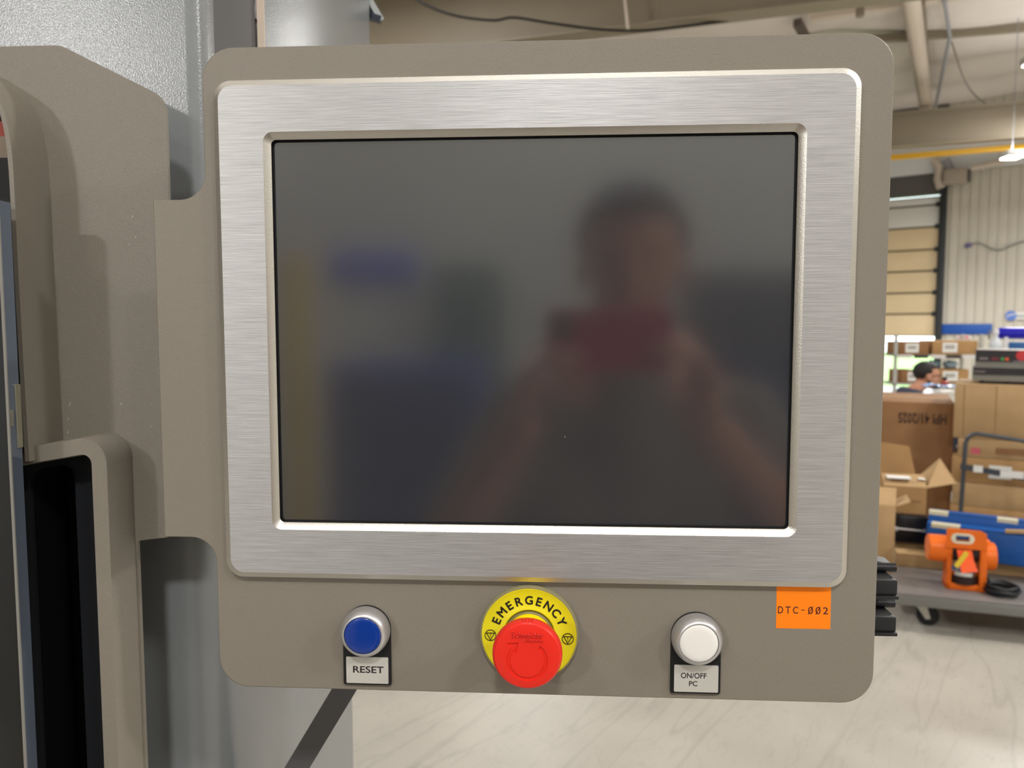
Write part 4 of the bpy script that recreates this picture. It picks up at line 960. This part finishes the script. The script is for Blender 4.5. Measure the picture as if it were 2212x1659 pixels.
def figure(label, base, head_c, face, J, shirt_m, trouser_m, hand_args, hair_front=.03, vox=.009, sleeve=.55, extra=None, beard=False):
    """J: dict of world joint positions"""
    root = empty('person', base); tag(root, label, 'person'); B = Vector(base)
    L = lambda p: tuple(Vector(p) - B)
    bm = bm_new(); hc = Vector(L(head_c)); f = Vector(face).normalized()
    head_parts(bm, hc, f)
    capsule(bm, L(J['neck']), hc + Vector((0, 0, -.05)) - f * .01, .055, .052)
    capsule(bm, L(J['chest']), L(J['neck']), .1, .06)
    for s in ('l', 'r'):
        capsule(bm, L(J['sh' + s]), L(J['el' + s]), .047, .038); capsule(bm, L(J['el' + s]), L(J['wr' + s]), .039, .026)
        capsule(bm, L(J['neck']), L(J['sh' + s]), .05, .05)
        wv, dv, nv, ts, cu = hand_args[s]; hand(bm, L(J['wr' + s]), dv, nv, ts, cu)
        capsule(bm, L(J['hip' + s]), L(J['kn' + s]), .078, .055); capsule(bm, L(J['kn' + s]), L(J['an' + s]), .055, .04)
    capsule(bm, L(J['pelvis']), L(J['chest']), .12, .12)
    body = remeshed('body', bm, vox * .75, SKIN, root, 3)
    bm = bm_new()                                                   # shirt
    sd = (Vector(L(J['shr'])) - Vector(L(J['shl']))).normalized()
    for o_ in (-.07, 0, .07): capsule(bm, Vector(L(J['pelvis'])) + sd * o_ + Vector((0, 0, -.02)), Vector(L(J['chest'])) + sd * (o_ * 1.25), .118, .118)
    capsule(bm, L(J['shl']), L(J['shr']), .066, .066); capsule(bm, L(J['chest']), Vector(L(J['neck'])) - Vector((0, 0, .025)), .13, .072)
    for s in ('l', 'r'):
        a = Vector(L(J['sh' + s])); b_ = Vector(L(J['el' + s])); capsule(bm, a, a.lerp(b_, sleeve), .068, .064)
    remeshed('shirt', bm, vox, shirt_m, root, 5)
    bm = bm_new()                                                   # trousers
    for s in ('l', 'r'): capsule(bm, L(J['hip' + s]), L(J['kn' + s]), .098, .075); capsule(bm, L(J['kn' + s]), L(J['an' + s]), .075, .062)
    capsule(bm, L(J['hipl']), L(J['hipr']), .115, .115); capsule(bm, L(J['pelvis']), Vector(L(J['pelvis'])) + Vector((0, 0, -.05)), .125, .12)
    remeshed('trousers', bm, vox * 1.2, trouser_m, root, 4)
    for s in ('l', 'r'):
        a = Vector(L(J['an' + s])); ff = Vector((f.x, f.y, 0)).normalized(); bm = bm_new()
        z0 = -B.z + .045; capsule(bm, (a.x - ff.x * .05, a.y - ff.y * .05, z0), (a.x + ff.x * .15, a.y + ff.y * .15, z0 - .005), .045, .04); capsule(bm, (a.x, a.y, z0), (a.x, a.y, z0 + .05), .045, .042)
        remeshed('shoe', bm, .009, mat('shoe', (40, 38, 36), .6), root, 2)
    bm = bm_new(); r = f.cross(Vector((0, 0, 1))).normalized()      # hair
    g = bmesh.ops.create_icosphere(bm, subdivisions=4, radius=1)
    kill = []
    for v in g['verts']:
        x, y, z = v.co; k = 1 + .035 * math.sin(14 * x + 9 * z) * math.sin(12 * y + 5 * z) 
        v.co = hc + f * (-.014 + x * .107 * k) + r * (y * .088 * k) + Vector((0, 0, .042 + z * .093 * k))
        if (x > .35 and z < .32) or z < -.75 or (x > -.15 and z < -.2): kill.append(v)
    bmesh.ops.delete(bm, geom=kill, context='VERTS')
    gg = bmesh.ops.extrude_face_region(bm, geom=list(bm.faces)); vs = [e for e in gg['geom'] if isinstance(e, bmesh.types.BMVert)]
    for v in vs: v.co = hc + (v.co - hc) * .9
    obj('hair', bm, HAIR, root, 70)
    for q in (-1, 1):
        bm = bm_new(); ell(bm, hc + f * .0815 + r * (q * .031) + Vector((0, 0, .001)), (.006, .006, .005), 2); obj('eye', bm, mat('eye_dark', (30, 26, 24), .2), root, 60)
    if beard:
        bm = bm_new(); ell(bm, hc + f * .045 + Vector((0, 0, -.075)), (.045, .045, .04)); ell(bm, hc + f * .01 + Vector((0, 0, -.055)), (.05, .062, .035)); remeshed('beard', bm, .006, HAIR, root, 2)
        bm = bm_new()
        for q in (-1, 1):
            cc = hc + f * .097 + r * (q * .032) + Vector((0, 0, .002)); tube(bm, [cc + r * (.023 * math.cos(R_(t))) + Vector((0, 0, .018 * math.sin(R_(t)))) for t in range(0, 361, 30)], .0022, 6); tube(bm, [cc + r * (q * .023), hc + f * -.0 + r * (q * .084) + Vector((0, 0, .006))], .0022, 6)
        obj('glasses', bm, BLACKP, root, 50)
    return root

# the seated man behind the large carton, facing right
DM = 6.9; mh = at(2003, 812, DM); fx = Vector((.92, -.12, 0)); fx = (CX * .95 - CF * .2); fx.z = 0; fx.normalize(); rx = fx.cross(Vector((0, 0, 1)))
mb = Vector((mh.x, mh.y, 0)) - fx * .13
def J_(a, b, z): return mb + fx * a + rx * b + Vector((0, 0, z))
hz_ = mh.z
Jm = dict(neck=J_(.03, 0, hz_ - .13), chest=J_(-.03, 0, hz_ - .28), pelvis=J_(-.12, 0, .52), shl=J_(-.01, -.19, hz_ - .175), shr=J_(-.01, .19, hz_ - .175),
          ell=J_(.12, -.24, hz_ - .46), elr=J_(.12, .24, hz_ - .46), wrl=J_(.34, -.16, hz_ - .48), wrr=J_(.34, .16, hz_ - .48),
          hipl=J_(-.08, -.09, .48), hipr=J_(-.08, .09, .48), knl=J_(.34, -.11, .5), knr=J_(.34, .11, .5), anl=J_(.34, -.11, .09), anr=J_(.34, .11, .09))
cu = (.35, .4, .3)
figure('seated man in a navy shirt with dark hair and glasses facing right', tuple(mb), tuple(mh), tuple(fx), Jm, mat('navy_shirt', (52, 58, 80), .8), mat('jeans', (44, 50, 66), .8),
       {'l': (None, fx, (0, 0, -1), 1, cu), 'r': (None, fx, (0, 0, -1), -1, cu)}, beard=True)
st_ = empty('work_stool', (mb.x - fx.x * .1, mb.y - fx.y * .1, 0)); tag(st_, 'round black work stool under the seated man', 'stool')
bm = bm_new(); lathe(bm, [(.02, .34), (.17, .34), (.18, .355), (.18, .37), (.165, .385), (.02, .385)], 32, (0, 0, 0), 'Z'); obj('seat', bm, BLACKP, st_, 40)
bm = bm_new(); lathe(bm, [(.025, .03), (.025, .34)], 16, (0, 0, 0), 'Z'); obj('column', bm, CHROME, st_, 40)
for k in range(5):
    a = 2 * math.pi * k / 5; bm = bm_new(); bar(bm, (0, 0, .05), (.24 * math.cos(a), .24 * math.sin(a), .02), .03, .03); obj('foot', bm, BLACKP, st_)

# the photographer, mirrored in the dark screen; stands behind the lens
pc = CAM + Vector((.012, 0, 0))
ph = empty('smartphone', tuple(CAM - CF * .004)); tag(ph, 'phone in a red case held sideways by the photographer mirrored in the screen', 'phone')
ph.rotation_euler = cam.matrix_world.to_euler()                     # local x right, y up, z back (towards the photographer)
bm = bm_new(); q = rrect(.0735, .0375, .009, 6, .0595, -.0165); loft(bm, [[(p[0], p[1], z) for p in q] for z in (.0, .003, .0105, .012)], True, True); obj('case', bm, mat('red_case', (176, 22, 52), .4), ph, 40)
bm = bm_new(); q = rrect(.07, .034, .007, 6, .0595, -.0165); loft(bm, [[(p[0], p[1], z) for p in q] for z in (.0118, .0124)], True, True); obj('display', bm, mat('phone_glass', (12, 12, 14), .1), ph)
bm = bm_new(); q = rrect(.014, .014, .005, 4, .003, .001); loft(bm, [[(p[0], p[1], z) for p in q] for z in (-.0012, .0005)], True, True); obj('camera_island', bm, mat('island', (70, 20, 30), .3), ph)
for x, y in ((.009, .006), (.009, -.006)):
    bm = bm_new(); loft(bm, [[(x + .0045 * math.cos(t * math.pi / 12), y + .0045 * math.sin(t * math.pi / 12), z) for t in range(24)] for z in (-.0024, .0)], True, True); obj('camera_lens', bm, BLACKM, ph)
hd_ = CAM + Vector((.115, -.31, .095)); gz = 0
def Q(x, y, z): return Vector((CAM.x + x, CAM.y + y, z))
fy = Vector((-.12, 1, 0)).normalized()
zc_ = CAM.z
Jp = dict(neck=Q(.118, -.35, zc_ - .075), chest=Q(.12, -.385, zc_ - .3), pelvis=Q(.12, -.4, zc_ - .62), shl=Q(-.065, -.37, zc_ - .15), shr=Q(.305, -.37, zc_ - .15),
          ell=Q(-.185, -.24, zc_ - .37), elr=Q(.405, -.23, zc_ - .35), wrl=Q(-.045, -.075, zc_ - .125), wrr=Q(.185, -.07, zc_ - .115),
          hipl=Q(.03, -.4, zc_ - .68), hipr=Q(.21, -.4, zc_ - .68), knl=Q(.0, -.37, .47), knr=Q(.24, -.37, .47), anl=Q(-.02, -.42, .09), anr=Q(.25, -.4, .09))
pb_ = (CAM.x + .12, CAM.y - .4, 0)
figure('photographer in a grey shirt holding a red phone, seen mirrored in the dark screen', pb_, tuple(hd_), tuple(fy), Jp, mat('grey_shirt', (120, 116, 108), .85), mat('dark_trousers', (40, 42, 50), .85),
       {'l': (None, (.12, .5, .85), (1, .25, 0), 1, (.5, .7, .5)), 'r': (None, (-.12, .5, .85), (-1, .25, 0), -1, (.5, .7, .5))}, sleeve=.75)

# ================================================================== the side of the hall behind the photographer (mirrored in the screen)
pw = mbox('wall_partition', mat('pale_partition', (196, 196, 190), .6, var=(1.5, .03)), None, -4.2, 5.2, -4.5, -4.36, 0, 2.85); struct(pw, 'pale partition wall behind the photographer')
def mir(px, py, Y):                              # where the mirrored pixel lies on the plane y = Y behind the camera
    p = onY(px, py, 0.0); r = p - CAM; r2 = Vector((r.x, -r.y, r.z)); return p + r2 * (Y / r2.y)
def mslab(name, label, cat, p0, p1, Y, dep, m, z0=None, bev=.01):
    a = mir(*p0, Y); b_ = mir(*p1, Y); zl = z0 if z0 is not None else b_.z
    t = empty(name, ((a.x + b_.x) / 2, Y, zl)); tag(t, label, cat); hw = abs(b_.x - a.x) / 2
    mbox('body', m, t, -hw, hw, -dep, 0, 0, a.z - zl, bev); return t, hw, a.z - zl
t, hw, h = mslab('blue_sign', 'blue board on the partition wall mirrored in the screen', 'sign', (712, 545), (900, 612), -4.34, .02, mat('sign_blue', (56, 76, 196), .5)); mbox('frame', WHITE, t, -hw - .01, hw + .01, -.0195, -.012, -.01, 0)
t, hw, h = mslab('green_cabinet', 'grey green cabinet by the partition wall mirrored in the screen', 'cabinet', (930, 572), (1078, 760), -3.9, .45, mat('green_grey', (70, 92, 84), .5), 0.); mbox('door_leaf', mat('green_grey2', (78, 100, 92), .5), t, -hw + .01, -.004, 0, .012, .1, h - .05, .003); mbox('door_leaf', MATS['green_grey2'], t, .004, hw - .01, 0, .012, .1, h - .05, .003)
t, hw, h = mslab('tool_chest', 'large blue drawer chest mirrored at the lower left of the screen', 'chest', (702, 785), (1030, 1120), -2.6, .5, mat('chest_blue', (40, 60, 150), .45), 0.)
for k in range(7): mbox('drawer', mat('chest_blue2', (30, 46, 96), .4), t, -hw + .02, hw - .02, 0, .015, .08 + (h - .12) * k / 7, .06 + (h - .12) * (k + 1) / 7, .003)
t, hw, h = mslab('yellow_post', 'yellow guard post mirrored at the left edge of the screen', 'post', (606, 545), (662, 1120), -2.1, .09, mat('post_yellow', (206, 176, 30), .5), 0.); mbox('base_plate', STEEL, t, -hw - .05, hw + .05, -.14, .05, 0, .012)
t, hw, h = mslab('dark_cabinet', 'dark grey cabinet mirrored at the right side of the screen', 'cabinet', (1500, 585), (1800, 900), -3.6, .5, mat('dark_cab', (66, 68, 72), .5), 0.); mbox('door_leaf', mat('dark_cab2', (60, 62, 68), .5), t, -hw + .01, hw - .01, 0, .012, .1, h - .05, .003)
t, hw, h = mslab('blue_bin', 'navy storage bin mirrored at the lower right of the screen', 'bin', (1600, 760), (1800, 1120), -2.3, .5, mat('bin_blue', (30, 44, 84), .5), 0.); mbox('rim', mat('bin_blue2', (36, 52, 96), .5), t, -hw - .015, hw + .015, -.51, .015, h - .05, h, .006)
